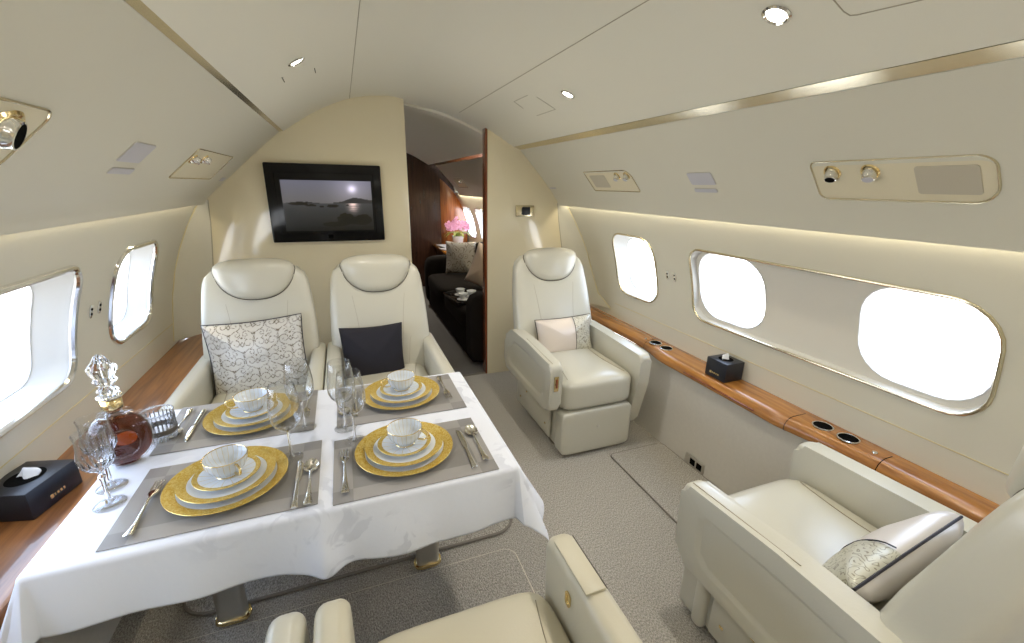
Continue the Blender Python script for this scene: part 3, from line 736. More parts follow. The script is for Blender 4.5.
sign(-1, 1.585, 1.735, 1.500, 1.551, 'grey passenger sign plate on the left overhead panel')
sign(-1, 1.605, 1.755, 1.467, 1.482, 'slim grey light strip under the left passenger sign plate', 'light_strip', 'grey', .006)
sign(1, 2.93, 3.02, 1.440, 1.449, 'tiny grey label plate on the right overhead panel by the partition', 'label_plate', 'grey', .003)
sign(-1, 2.93, 3.02, 1.452, 1.470, 'tiny grey label plate on the left overhead panel by the wall screen', 'label_plate', 'grey', .003)
service_panel(1, 5.35, 5.8, 1.43, 1.53, [(5.5, .03, .018, 'lamp')], None, 'small overhead service panel seen through the doorway', .012)
# window shade switches
def switch(side, y, z, label):
    t = thing('shade_switch', label, 'switch', (0, 0, 0), 0, 'window shade switches')
    n = Vector((-(wx(side, z) - XC), 0, -(z - ZC))).normalized(); p = Vector((wx(side, z), y, z))
    mt = Matrix.Translation(p) @ n.to_track_quat('Z', 'Y').to_matrix().to_4x4()
    bm = bmesh.new(); o = rrect(-.011, .011, -.026, .026, .010, 5); loft(bm, [[(a, b, 0) for a, b in o], [(a, b, .003) for a, b in o], [(a, b, .004) for a, b in shrink(o, .002)]], cap1=True)
    vs = mt; 
    # long side follows the wall's height
    rot = Matrix.Identity(4)
    zl = (mt.to_3x3() @ Vector((0, 1, 0)))
    if abs(zl.z) < .5: rot = Matrix.Rotation(PI / 2, 4, 'Z')
    bm.transform(mt @ rot); fin('plate', bm, 'chrome', t)
    for k in (-.010, .010):
        bm = bmesh.new(); lathe(bm, [(.0055, .0035), (.005, .006), (0, .0062)], 14, (0, k, 0)); bm.transform(mt @ rot); fin('button', bm, 'darkhole', t)
switch(1, 1.985, .974, 'right wall shade switch pair, the one nearer the small window')
switch(1, 1.925, .974, 'right wall shade switch pair, the one nearer the long window')
switch(-1, 2.045, .966, 'left wall shade switch nearer the viewer, beside the large window')
switch(-1, 2.110, .967, 'left wall shade switch nearer the far window')

# ------------------------------------------------------------------ wall screen and thermostat
t = thing('wall_screen', 'black framed flat screen showing a grey lake view on the cream bulkhead', 'television', (-.086, YL, 1.325))
bm = bmesh.new(); rbox(bm, (0, -.02, 0), (.672, .04, .475), .008, 3); fin('bezel', bm, 'black', t)
bm = bmesh.new(); o = rrect(-.28, .28, -.165, .165, .003, 2)
import itertools
ring = [(-.285, -.185), (.285, -.185), (.285, .185), (-.285, .185)]
tube(bm, [(a, -.0405, b) for a, b in ring], .0025, 6, closed=True); fin('inner_frame', bm, 'black', t)
NX, NZ = 150, 86
x0, x1, z0, z1 = -.255, .270, -.168, .140
bm = bmesh.new(); cl = bm.loops.layers.color.new('pic')
gv = [[bm.verts.new((x0 + (x1 - x0) * i / NX, -.0412, z0 + (z1 - z0) * j / NZ)) for j in range(NZ + 1)] for i in range(NX + 1)]
def pic(u, v):
    # u 0..1 left to right, v 0..1 bottom to top : dusk lake with islands
    hor = .55
    def fb(x, y, s): return noise.noise(Vector((x * s, y * s, 3.1)))
    sx, sy = .775, .84
    if v > hor:
        t = (v - hor) / (1 - hor); c = [.36 + .02 * t, .35 + .03 * t, .35 + .08 * t]
        d = math.hypot((u - sx), (v - sy) * .62); g = math.exp(-(d / .05) ** 2) * .5 + math.exp(-(d / .22) ** 2) * .18
        c = [c[0] + g * .9, c[1] + g * .85, c[2] + g * .95]
        mh = hor + .02 + .10 * math.exp(-((u - .80) / .12) ** 2) + .05 * math.exp(-((u - 1.0) / .1) ** 2) + .012 * fb(u, 0, 14)
        if u > .55 and v < mh: c = [.16, .16, .17]
        mh2 = hor + .035 * math.exp(-((u - .2) / .16) ** 2) + .01 * fb(u, 5, 20)
        if u < .6 and v < mh2: c = [.10, .10, .11]
    else:
        t = v / hor; c = [.04 + .18 * t, .045 + .18 * t, .045 + .19 * t]
        k = math.exp(-((u - .775 + .01 * fb(u, v, 40)) / .055) ** 2) * max(0, (v - .30) / .25)
        k *= .75 + .5 * fb(u * .3, v * 4, 12); c = [c[0] + k * .95, c[1] + k * .78, c[2] + k * .72]
    for cx_, cy_, rx, ry in ((.17, .545, .11, .03), (.30, .515, .06, .022), (.415, .488, .025, .022), (.54, .50, .065, .032), (.71, .52, .02, .014)):
        if ((u - cx_) / rx) ** 2 + ((v - cy_) / ry) ** 2 < 1 + .5 * fb(u, v, 30): c = [.035, .037, .037]
    for cx_, cy_, rx, ry in ((.68, .24, .10, .12), (.88, .22, .10, .11), (.80, .2, .15, .08), (.55, .13, .14, .05)):
        if v < .5 and ((u - cx_) / rx) ** 2 + ((v - cy_) / ry) ** 2 < 1 + .4 * fb(u, v, 22): c = [.014, .014, .012]
    if v < .10: c = [x * (v / .10 * .6 + .4) for x in c]
    return c
for i in range(NX):
    for j in range(NZ):
        f = bm.faces.new((gv[i][j], gv[i + 1][j], gv[i + 1][j + 1], gv[i][j + 1]))
        for lp, (a, b) in zip(f.loops, ((i, j), (i + 1, j), (i + 1, j + 1), (i, j + 1))):
            c = pic(a / NX, b / NZ); lp[cl] = (max(0, c[0]), max(0, c[1]), max(0, c[2]), 1)
m, nt, b = nodes_of('screen_image'); at = nt.nodes.new('ShaderNodeVertexColor'); at.layer_name = 'pic'
nt.links.new(at.outputs[0], b.inputs['Emission Color']); b.inputs['Emission Strength'].default_value = 1.1; b.inputs['Base Color'].default_value = (.005, .005, .005, 1); setp(b, rough=.15); M['screen'] = m
me_o = fin('screen', bm, 'screen', t, smooth=False)
bm = bmesh.new(); rbox(bm, (.0, -.0415, -.205), (.030, .002, .022), .001, 1); fin('sensor_window', bm, 'darkhole', t)

t = thing('control_panel', 'small gold framed control panel with grey display on the right partition', 'control panel', (1.262, YR, 1.278))
bm = bmesh.new(); rbox(bm, (0, -.006, 0), (.145, .012, .082), .004, 2); fin('frame', bm, 'gold', t)
bm = bmesh.new(); rbox(bm, (.006, -.0125, 0), (.066, .004, .058), .008, 3); fin('display', bm, 'blackleather', t)

# ------------------------------------------------------------------ seats
BR = [(.30, .262, .15, .545), (.42, .268, .16, .565), (.50, .272, .16, .583), (.65, .268, .152, .612), (.78, .262, .142, .645), (.88, .252, .13, .667), (.94, .245, .120, .681), (.975, .236, .108, .689), (1.0, .222, .095, .694), (1.02, .195, .075, .70)]
def back_params(z): return interp(BR, z)
def back_front(x, z, off=0):
    hw, t, yc = back_params(z); q = min(.999, abs(x) / hw)
    return (x, yc - t / 2 * (1 - q ** 3.6) ** (1 / 3.6) - off, z)
def seat(label, loc, rz, W=.60, kind='A', L='leather', armz=.60, rec=0, aisle=-1, group=None):
    t = thing('aircraft_seat', label, 'seat', loc, rz, group)
    k = W / 2; at = .072; ci = k - at - .004
    # backrest
    rings = []
    for z, hw, th, yc in [(z_, *back_params(z_)) for z_ in frange(.30, 1.02, 22)]:
        ring = []
        hw = min(hw, 9)
        for i in range(44):
            a = 2 * PI * i / 44; c, s = math.cos(a), math.sin(a); n = 3.6
            x = hw * math.copysign(abs(c) ** (2 / n), c); y = th / 2 * math.copysign(abs(s) ** (2 / n), s)
            if y < 0: y += -.012 * (abs(x) / hw) ** 4 * (1 if z > .5 else 0)      # wings come forward
            ring.append((x, yc + y, z))
        rings.append(ring)
    z, hw, th, yc = 1.02, *back_params(1.02)
    for s, dz in ((.8, .012), (.45, .018)):
        rings.append([(x * s, yc + (y - yc) * s, 1.02 + dz) for x, y, _ in rings[22]])
    bm = bmesh.new(); loft(bm, rings, cap0=True, cap1=True)
    if rec:
        for v in bm.verts: v.co.y += rec * max(0, v.co.z - .35) / .6
    bk = fin('backrest', bm, L, t, sharp=50)
    # seams on the backrest
    bm = bmesh.new()
    for s in (-1, 1):
        tube(bm, [back_front(s * interp([(.5, .10), (.75, .125), (.86, .14)], z)[0], z, .0004) for z in frange(.48, .86, 14)], .0011, 5)
        tube(bm, [back_front(s * interp([(.46, .135), (.60, .150), (.68, .185), (.72, .235)], z)[0], z, .0004) for z in frange(.47, .72, 12)], .0012, 5)
    if rec:
        for v in bm.verts: v.co.y += rec * max(0, v.co.z - .35) / .6
    fin('stitching', bm, 'seam', bk)
    # headrest
    out = []
    for i in range(40):
        a = 2 * PI * i / 40; c, s = math.cos(a), math.sin(a)
        n = 3.4 if s > 0 else 2.5
        x = .187 * math.copysign(abs(c) ** (2 / n), c); zz = (.052 if s > 0 else .142) * math.copysign(abs(s) ** (2 / n), s)
        if zz < 0: x *= 1 - .16 * (-zz / .142)
        else: x *= 1 - .10 * (zz / .052) ** 2
        out.append((x, zz + (.008 * (1 - (x / .187) ** 2) if zz > 0 else 0)))
    def place(p):
        y = p.y; z = p.z + 1.018
        yb = interp([(.80, .578), (.95, .618), (1.05, .628), (1.1, .655)], z)[0] + .028
        return Vector((p.x, y * (1.0 if y < 0 else .7) + yb - .018 + (p.x / .19) ** 2 * .020, z))
    bm = bmesh.new(); pad(bm, out, .105, rings=9, power=2.6, fn=lambda p: place(p) + Vector((0, rec * (p.z + .67) / .6, 0))); hr = fin('headrest', bm, L, t, sharp=0)
    lo = [p for p in out]
    pth = []
    for i in range(21, 40):
        pass
    low = [out[i % 40] for i in range(19, 42)]
    bm = bmesh.new(); pts = []
    for x, zz in low:
        v = place(Vector((x * 1.005, 0, zz * 1.01))); b0 = back_front(min(.2, max(-.2, v.x)), min(1.02, v.z)); pts.append((v.x, min(v.y, b0[1]) - .002 + rec * (v.z - .35) / .6, v.z))
    tube(bm, pts, .0022, 6); fin('headrest_piping', bm, 'piping_dark', hr)
    # cushion
    cw = ci
    def crown(q):
        if q.z > 0: q.z += .012 * max(0, 1 - (q.x / cw) ** 2) * max(0, 1 - (q.y / .27) ** 4)
        if q.y < -.2 and q.z < 0: q.y += 0
        return q
    bm = bmesh.new(); puff(bm, (0, .275, .372), (cw, .27, .088), 8, 12, crown); cu = fin('seat_cushion', bm, L, t, sharp=0)
    bm = bmesh.new()
    for s in (-1, 1): tube(bm, [(s * (cw - .045 - .03 * math.sin(u * PI)), .06 + .44 * u, .4615 + .006 * math.sin(u * PI)) for u in frange(0, 1, 12)], .0015, 5)
    fin('stitching', bm, 'seam', cu)
    # leg rest front and base
    bw = ci - .006
    bm = bmesh.new(); puff(bm, (0, .052, .150), (bw + .003, .048, .132), 12, 12); lr = fin('leg_rest', bm, L, t, sharp=0)
    bm = bmesh.new(); lathe(bm, [(.009, 0), (.008, .002), (0, .0022)], 12); bm.transform(Matrix.Translation((0, .0015, .175)) @ Matrix.Rotation(PI / 2, 4, 'X')); fin('emblem', bm, 'champ', lr)
    bm = bmesh.new(); rbox(bm, (0, .34, .15), (2 * bw - .02, .50, .26), .03, 3); rbox(bm, (0, .34, .03), (2 * bw - .08, .44, .06), .01, 2); fin('base', bm, L, t)
    # arms
    for s in (-1, 1):
        z_b = .285
        if kind in 'AC':
            poly = [(-.0, z_b + .02), (-.012, armz), (.30, armz), (.66, armz + .0), (.70, armz - .10), (.66, z_b), (.1, z_b - .02)]
            rp = rpoly(poly, [.07, .055, .0, .07, .06, .06, .05], 8)
        else:
            if s == aisle:  # aisle side: deep folding panel
                poly = [(.04, .275), (.028, armz - .015), (.05, armz), (.60, armz + .005), (.70, armz - .04), (.74, .34), (.66, .27)]
                poly = [(.03, .290), (.02, armz), (.35, armz + .022), (.60, armz + .02), (.72, armz - .06), (.73, .30), (.30, .29)]
                rp = rpoly(poly, [.05, .035, 0, .08, .06, .05, .0])
            else:
                poly = [(.055, .12), (-.01, .40), (-.018, armz), (.40, armz + .015), (.68, armz + .02), (.72, .35), (.60, .12)]
                rp = rpoly(poly, [.04, .1, .035, 0, .08, .05, .04])
        a0, a1 = (s * k, s * (k - at)); bm = bmesh.new(); (rprism_x(bm, rp, min(a0, a1), max(a0, a1), .026) if kind in 'AC' else prism(bm, rp, 'X', min(a0, a1), max(a0, a1), .020, 5))
        if kind == 'B' and s == aisle:
            bm.normal_update()
            big = max((f for f in bm.faces if abs(f.normal.x) > .95), key=lambda f: s * f.calc_center_median().x * 100 + f.calc_area())
            R0 = [v.co.copy() for v in big.verts]; cc = Vector((R0[0].x, .40, armz - .155)); bmesh.ops.delete(bm, geom=[big], context='FACES_ONLY')
            def sc_(fy, fz, dx): return [(p.x - s * dx, cc.y + (p.y - cc.y) * fy, cc.z + (p.z - cc.z) * fz) for p in R0]
            loft(bm, [[tuple(p) for p in R0], sc_(.80, .66, 0), sc_(.78, .62, .003), sc_(.75, .56, .011), sc_(.74, .53, .012)], cap1=True)
            bmesh.ops.remove_doubles(bm, verts=bm.verts[:], dist=1e-5)
        am = fin('armrest', bm, L, t, sharp=45)
        if kind == 'B' and s == aisle:
            xm = s * (k - at / 2)
            bm = bmesh.new(); rbox(bm, (xm, .020, .465), (.026, .006, .085), .003, 2); la = fin('latch', bm, 'brass', am)
            bm = bmesh.new(); rbox(bm, (xm, .016, .468), (.012, .004, .050), .002, 2); fin('latch_slot', bm, 'wood_edge', la)
            bm = bmesh.new(); tube(bm, [(s * (k - .02), .045 + .35 * u, armz + .003 + .021 * u) for u in frange(0, 1, 6)], .0015, 5); tube(bm, [(s * (k - .02), .06, armz + .001), (s * (k - at + .01), .06, armz + .001)], .0015, 5); fin('stitching', bm, 'seam', am)
            bm = bmesh.new(); rbox(bm, (s * (bw + .006), .40, .17), (.016, .50, .22), .01, 2); sk = fin('side_skirt', bm, L, t)
            for yy, zz in ((.20, .13), (.30, .21), (.33, .22), (.48, .20), (.58, .12)):
                bm = bmesh.new(); rbox(bm, (s * (bw + .015), yy, zz), (.004, .016, .012), .002, 1); fin('stud', bm, 'brass', sk)
            if aisle > 0:
                bm = bmesh.new(); rbox(bm, (s * (bw - .01), .10, .13), (.05, .05, .22), .02, 3); fin('foot_bracket', bm, L, t)
        if kind == 'C' and s < 0:
            # hinged lid on the arm's top, latch on its inner face
            x = s * (k - at / 2)
            bm = bmesh.new(); rbox(bm, (x - s * .004, .115, armz + .003), (at - .020, .16, .008), .003, 2); fin('arm_lid', bm, L, am)
            if s < 0:
                pass
            bm = bmesh.new(); tube(bm, [(x + s * .024, .035, armz + .004), (x + s * .024, .195, armz + .004)], .0016, 5); fin('lid_gap', bm, 'piping_dark', am)
            bm = bmesh.new(); bm2 = rrect(-.012, .012, -.020, .020, .011, 5)
            xi = s * (k - at) - s * .001
            loft(bm, [[(xi, .135 + a, .53 + b) for a, b in bm2], [(xi - s * .003, .135 + a, .53 + b) for a, b in bm2], [(xi - s * .003, .135 + a, .53 + b) for a, b in shrink(bm2, .005)], [(xi - s * .0005, .135 + a, .53 + b) for a, b in shrink(bm2, .006)]], cap1=True)
            fin('latch', bm, 'brass', am)
    return t
seat('cream leather seat with headrest holding the silver scroll cushion', (-.4525, 1.86, 0), 0, .595, 'A', group=None)
seat('cream leather seat with headrest holding the dark navy cushion', (.145, 1.86, 0), 0, .590, 'A')
seat('cream leather seat standing alone against the right partition, two-tone cushion in it', (1.230, 1.81, 0), 0, .605, 'B', 'leather_white', .57, rec=.05)
seat('cream leather seat at lower right turned away, seen over its side armrest', (1.245, .90, 0), PI, .63, 'B', 'leather_white', .570, aisle=1)
seat('cream leather seat at bottom centre with lidded armrest, facing the table', (.175, .80, 0), PI, .618, 'C', 'leather_shaded')
seat('cream leather seat at bottom left, only its rounded armrest in view', (-.460, .80, 0), PI, .618, 'A', 'leather')

# ------------------------------------------------------------------ cushions
def scroll_field(w, h):
    import numpy as np
    S = 600; nx, nz = int(w * S * 1.1), int(h * S * 1.1); A = np.zeros((nx, nz), bool)
    def dot(x, z, r):
        i, j = (x + w * .55) * S, (z + h * .55) * S; q = r * S
        for a in range(int(i - q), int(i + q) + 2):
            for b_ in range(int(j - q), int(j + q) + 2):
                if 0 <= a < nx and 0 <= b_ < nz and (a - i) ** 2 + (b_ - j) ** 2 <= q * q: A[a, b_] = True
    def curve(pts, r=.0013):
        for (xa, za), (xb, zb) in zip(pts, pts[1:]):
            n = max(1, int(math.dist((xa, za), (xb, zb)) / .0012))
            for k in range(n): dot(xa + (xb - xa) * k / n, za + (zb - za) * k / n, r)
    def spiral(cx, cz_, R, a0, turns, dr, flip):
        return [(cx + flip * R * (1 - t) ** .8 * math.cos(a0 + t * turns * 2 * PI), cz_ + R * (1 - t) ** .8 * math.sin(a0 + t * turns * 2 * PI)) for t in [k / 40 * .9 for k in range(41)]]
    PX, PZ_ = .105, .088; R_ = random.Random(5)
    for i in range(-4, 5):
        for j in range(-4, 5):
            cx = i * PX + (PX / 2 if j % 2 else 0); cz_ = j * PZ_
            for f in (-1, 1):
                curve(spiral(cx + f * .026, cz_ + .004, .027, -PI / 2 + .2, 1.45, 0, f))
                curve(spiral(cx + f * .034, cz_ - .040, .015, PI / 2 - .3, 1.2, 0, -f), .0011)
                curve([(cx + f * .026, cz_ - .023), (cx + f * .012, cz_ - .034), (cx, cz_ - .040)])
                curve([(cx + f * .050, cz_ + .010), (cx + f * .056, cz_ + .026), (cx + f * .050, cz_ + .038)])
                for k in range(3): dot(cx + f * (.008 + .006 * k), cz_ + .036 - .006 * k, .0021)
                curve([(cx, cz_ - .010), (cx + f * .008, cz_ - .002), (cx, cz_ + .012)], .0015)
            for k in range(6):
                a = k * PI / 3; curve([(cx, cz_ - .040), (cx + .009 * math.cos(a), cz_ - .040 + .009 * math.sin(a))], .0012)
            dot(cx, cz_ + .030, .004)
    return lambda x, z: bool(A[min(nx - 1, max(0, int((x + w * .55) * S))), min(nz - 1, max(0, int((z + h * .55) * S)))])
m, nt, b = nodes_of('silver_brocade'); vc = nt.nodes.new('ShaderNodeVertexColor'); vc.layer_name = 'weave'; mxx = nt.nodes.new('ShaderNodeMixRGB')
mxx.inputs[1].default_value = (.64, .62, .58, 1); mxx.inputs[2].default_value = (.15, .12, .08, 1); nt.links.new(vc.outputs[0], mxx.inputs[0]); nt.links.new(mxx.outputs[0], b.inputs['Base Color'])
setp(b, rough=.34, metal=.25); M['brocade'] = m
def cushion(label, w, h, th, mat, mt, pipe=None, pinch=.10, group=None, name='cushion', seam=None):
    t = thing(name, label, 'cushion')
    out = []
    N = 90 if mat == 'brocade' else 14
    for (x0_, z0_), (x1_, z1_) in (((-1, -1), (1, -1)), ((1, -1), (1, 1)), ((1, 1), (-1, 1)), ((-1, 1), (-1, -1))):
        for i in range(N):
            u = i / N; x = x0_ + (x1_ - x0_) * u; z = z0_ + (z1_ - z0_) * u
            k = 1 - pinch * math.sin(PI * u) * .6
            if abs(x0_ - x1_) > 1: z *= k
            else: x *= k
            out.append((x * w / 2, z * h / 2))
    rnd = random.random() * 10
    def wob(p):
        d = .004 * noise.noise(Vector((p.x * 14 + rnd, p.y * 8, p.z * 14))); return Vector((p.x, p.y + d, p.z))
    bm = bmesh.new(); pad(bm, out, th, rings=80 if N > 50 else 9, power=2.0, fn=wob)
    if N > 50:
        f_ = scroll_field(w, h); lay = bm.verts.layers.float_color.new('weave')
        for v in bm.verts: q = 1.0 if f_(v.co.x, v.co.z) else 0.0; v[lay] = (q, q, q, 1)
    fin('cover', bm, mat, t, sharp=0)
    if pipe:
        bm = bmesh.new(); tube(bm, [(a * 1.005, 0, b * 1.005) for a, b in (out[::6] if N > 50 else out)], .0035, 6, closed=True); fin('piping', bm, pipe, t)
    if seam is not None:
        bm = bmesh.new()
        for sd in (-1,):
            pts = []
            for u in frange(-.96, .96, 16):
                q = max(abs(u), abs(seam) / (w / 2)); s_ = q
                hgt = (max(0, 1 - min(1, s_) ** 2.0)) ** .5 * th / 2
                pts.append((seam, sd * (hgt + .0015), u * h / 2))
            tube(bm, pts, .002, 5)
        fin('seam', bm, pipe, t)
    t.matrix_world = mt
    return t
def T(x, y, z, rx=0, ry=0, rz=0): return Matrix.Translation((x, y, z)) @ Matrix.Rotation(rz, 4, 'Z') @ Matrix.Rotation(rx, 4, 'X') @ Matrix.Rotation(ry, 4, 'Y')
cushion('square silver brocade cushion with brown scrolls and dark piping', .435, .40, .13, 'brocade', T(-.458, 2.325, .600, -.20, -.05, 0), 'piping_black')
cushion('plain square dark navy cushion on the middle seat', .33, .35, .12, 'navy', T(.088, 2.320, .545, -.20, -.01, 0), None)
cushion('small oblong cushion, pale silk left and brocade right, on the far right seat', .39, .245, .12, 'duo', T(1.248, 2.30, .545, -.22, -.02, 0), 'piping_dark', seam=.055)
cushion('small oblong silk cushion with black piping on the lower right seat', .45, .225, .125, 'duo_near', T(1.245, .488, .512, -.50, .12, PI + .11), 'piping_black', seam=.03)

# ------------------------------------------------------------------ table
TX0, TX1, TY0, TY1, TZ = -.695, .415, 1.012, 1.725, .655
t = thing('dining_table', 'dining table with two metal columns hidden under the white cloth', 'table', (0, 0, 0))
bm = bmesh.new(); rbox(bm, ((TX0 + TX1) / 2, (TY0 + TY1) / 2, TZ - .016), (TX1 - TX0 - .004, TY1 - TY0 - .004, .03), .008, 3); fin('tabletop', bm, 'wood_left', t)
for x in (-.477, .189):
    bm = bmesh.new(); o = rpoly([(-.045, -.024), (.045, -.024), (.045, .024), (-.045, .024)], .022)
    prism(bm, [(x + a, 1.372 + b) for a, b in o], 'Z', .02, TZ - .03); lg = fin('leg', bm, 'champ', t, sharp=50)
    bm = bmesh.new(); o2 = rpoly([(-.053, -.030), (.053, -.030), (.053, .030), (-.053, .030)], .026)
    prism(bm, [(x + a, 1.372 + b) for a, b in o2], 'Z', .0165, .030, .004, 2); fin('foot_plate', bm, 'brass', lg)
# cloth
def edgewave(u): return .010 * math.sin(u * 9 + .6) + .006 * math.sin(u * 23)
def cloth_pt(u, v):
    r = .012
    ox = (u - TX1) if u > TX1 else (u - TX0 if u < TX0 else 0)
    oy = (v - TY1) if v > TY1 else (v - TY0 if v < TY0 else 0)
    cx_, cy_ = min(max(u, TX0), TX1), min(max(v, TY0), TY1)
    d = math.hypot(ox, oy)
    if d < 1e-9: return Vector((u, v, TZ + .004 + .0006 * noise.noise(Vector((u * 9, v * 9, 0)))))
    dx, dy = ox / d, oy / d
    arc = r * PI / 2
    if d < arc:
        a = d / r; return Vector((cx_ + dx * r * math.sin(a), cy_ + dy * r * math.sin(a), TZ + .004 - r + r * math.cos(a)))
    e = d - arc
    fl = .10 + (.30 if (ox and oy) else 0)
    w = 0
    if dy < -.7:
        g = math.exp(-((u + .12) / .035) ** 2); w = .030 * g * min(1, e / .12)
        w += e * (.05 * math.sin(u * 11 + 1.0) + .04 * math.sin(u * 27))
    elif dx > .7: w = e * (.12 * math.sin(v * 14))
    out = r + e * fl + w
    return Vector((cx_ + dx * out, cy_ + dy * out, TZ + .004 - r - e * (1 - .5 * fl * fl)))
us = sorted(set([round(x, 4) for x in frange(TX0 - .12, TX0 + .02, 20) + frange(TX0 + .02, TX1 - .02, 110) + frange(TX1 - .02, TX1 + .165, 26)]))
vs_ = sorted(set([round(x, 4) for x in frange(TY0 - .20, TY0 + .02, 30) + frange(TY0 + .02, TY1 - .02, 50) + frange(TY1 - .02, TY1 + .12, 14)]))
bm = bmesh.new()
front_drop = [(-.82, .15), (-.70, .155), (-.60, .150), (-.45, .150), (-.30, .158), (-.22, .160), (-.17, .170), (-.13, .175), (-.09, .172), (-.05, .170), (.05, .175), (.20, .185), (.33, .175), (.40, .178), (.60, .185)]
gv = []
for u in us:
    row = []
    for v in vs_:
        vv = v
        if v < TY0:
            k = interp(front_drop, u)[0] / .20; vv = TY0 - (TY0 - v) * k * 1.03
        row.append(bm.verts.new(cloth_pt(u, vv)))
    gv.append(row)
for i in range(len(us) - 1):
    for j in range(len(vs_) - 1): bm.faces.new((gv[i][j], gv[i + 1][j], gv[i + 1][j + 1], gv[i][j + 1]))
tc_ = fin('tablecloth', bm, 'cloth', None, sharp=0, solid=.0015); tag(tc_, 'white damask tablecloth draped over the dining table', 'tablecloth')
CZ = TZ + .005
mats = [(-.355, 1.185, 'taupe placemat at the near left place, beside the cut goblets'), (.133, 1.165, 'taupe placemat at the near right place, table corner nearest the aisle'),
        (-.383, 1.572, 'taupe placemat at the far left place before the scroll cushion seat'), (.140, 1.555, 'taupe placemat at the far right place before the navy cushion seat')]
mo = None
for i, (x, y, lab) in enumerate(mats):
    if mo is None:
        bm = bmesh.new(); rbox(bm, (0, 0, .0012), (.452, .310, .0022), .0006, 1); mo = fin('placemat', bm, 'placemat'); p = mo
    else: p = mo.copy(); col.objects.link(p)
    p.location = (x, y, CZ); tag(p, lab, 'placemat', 'taupe placemats')
PZ = CZ + .0026
# porcelain
def plate_prof(R, rim_in, h, foot):
    return [(0, .003), (foot * .9, .003), (foot, .0), (foot + .004, .0), (rim_in, .006), (R, h), (R + .0008, h + .0012), (R, h + .0022), (rim_in, .0085), (foot, .006), (0, .0058)]
def plate_obj(name, R, rim_in, h, foot, mat):
    bm = bmesh.new(); lathe(bm, plate_prof(R, rim_in, h, foot), 64); return fin(name, bm, mat, sharp=50)
mA = plate_mat('charger_gold_rim', .146, [(.117, 'l'), (.119, 'g')]); mB = plate_mat('dinner_gold_rim', .115, [(.093, 'l'), (.095, 'g')])
mC = plate_mat('saucer_gold_rim', .079, [(.067, 'l'), (.069, 'g')], 16)
proto = {}
places = [(-.358, 1.200, 'near left', 0), (.113, 1.190, 'near right', .15), (-.358, 1.575, 'far left', PI), (.150, 1.572, 'far right', PI - .1)]
def cup_mesh(t):
    bm = bmesh.new()
    prof = [(0, .004), (.020, .004), (.022, .0), (.025, .0), (.023, .006), (.026, .010), (.036, .020), (.043, .036), (.046, .054), (.0465, .0555), (.045, .0555), (.0415, .036), (.034, .021), (.020, .012), (0, .011)]
    lathe(bm, prof, 96, flute=24, famp=.035, fz=(.007, .05)); fin('cup_body', bm, 'cupmat', t, sharp=0)
    for z, r, a in ((.0555, .0459, .0012), (.003, .0252, .0014)):
        bm = bmesh.new(); tube(bm, [(r * math.cos(b), r * math.sin(b), z) for b in frange(0, 2 * PI, 48)[:-1]], a, 6, closed=True); fin('gold_rim', bm, 'brass', t)
    bm = bmesh.new(); pts = catmull([(-.041, 0, .046), (-.054, 0, .052), (-.066, 0, .046), (-.066, 0, .032), (-.054, 0, .021), (-.037, 0, .020)], 5); tube(bm, pts, .0028, 8); fin('handle', bm, 'brass', t)
m = plate_mat('fluted_cup', .05, [], 24); M['cupmat'] = m
for i, (x, y, nm, rz) in enumerate(places):
    for kind, z in (('charger_plate', 0), ('dinner_plate', .013), ('saucer', .0225)):
        if kind not in proto:
            proto[kind] = {'charger_plate': lambda: plate_obj('charger_plate', .146, .104, .016, .075, mA), 'dinner_plate': lambda: plate_obj('dinner_plate', .115, .085, .013, .060, mB),
                           'saucer': lambda: plate_obj('saucer', .079, .045, .012, .035, mC)}[kind](); p = proto[kind]
        else: p = proto[kind].copy(); col.objects.link(p)
        p.location = (x, y, PZ + z); p.rotation_euler = (0, 0, rz)
        lab = {'charger_plate': 'large gold rimmed charger plate, lowest of the stack at the %s place', 'dinner_plate': 'gold banded dinner plate, middle of the stack at the %s place', 'saucer': 'fluted gold edged saucer under the cup at the %s place'}[kind] % nm
        tag(p, lab, 'saucer' if kind == 'saucer' else 'plate', kind.replace('_', ' ') + 's on the table')
    if 'cup' not in proto:
        t = thing('soup_cup', '', 'cup'); cup_mesh(t); proto['cup'] = t
    else: t = copy_tree(proto['cup'])
    t.location = (x + .002, y, PZ + .0285); t.scale = (1.13, 1.13, 1.0); t.rotation_euler = (0, 0, [2.2, 2.6, .25, .2][i]); tag(t, 'white fluted cup with gold lines on top of the %s place setting' % nm, 'cup', 'fluted cups on saucers')

# cutlery
def strip(bm, secs, z_fn, th=.0022):
    """secs: (y, x_left, x_right); flat tapered blade following z_fn(y)"""
    rings = []
    for y, a, b in secs:
        z = z_fn(y); c = (a + b) / 2; w = (b - a) / 2
        rings.append([(c - w, y, z), (c - w * .6, y, z + th * .8), (c, y, z + th), (c + w * .6, y, z + th * .8), (c + w, y, z), (c, y, z - th * .2)])
    loft(bm, rings, cap0=True, cap1=True)
HND = [(-.103, -.0085, .0085), (-.098, -.0105, .0105), (-.088, -.0095, .0095), (-.075, -.0075, .0075), (-.05, -.0055, .0055), (-.02, -.0038, .0038), (.015, -.0030, .0030), (.03, -.0034, .0034)]
def zf(y): return .004 + .006 * max(0, 1 - abs(y - .02) / .06) + (.002 if y < -.08 else 0)
def fork():
    bm = bmesh.new(); strip(bm, HND + [(.040, -.0080, .0080), (.048, -.0115, .0115), (.062, -.0125, .0125)], zf)
    for k in range(4):
        x = -.0105 + k * .007; strip(bm, [(.060, x - .002, x + .002), (.080, x - .0019, x + .0019), (.098, x - .0017, x + .0017), (.106, x - .0006, x + .0006)], lambda y: .005 + .05 * max(0, (y - .07)) * .35)
    return fin('fork', bm, 'silver', sharp=60)
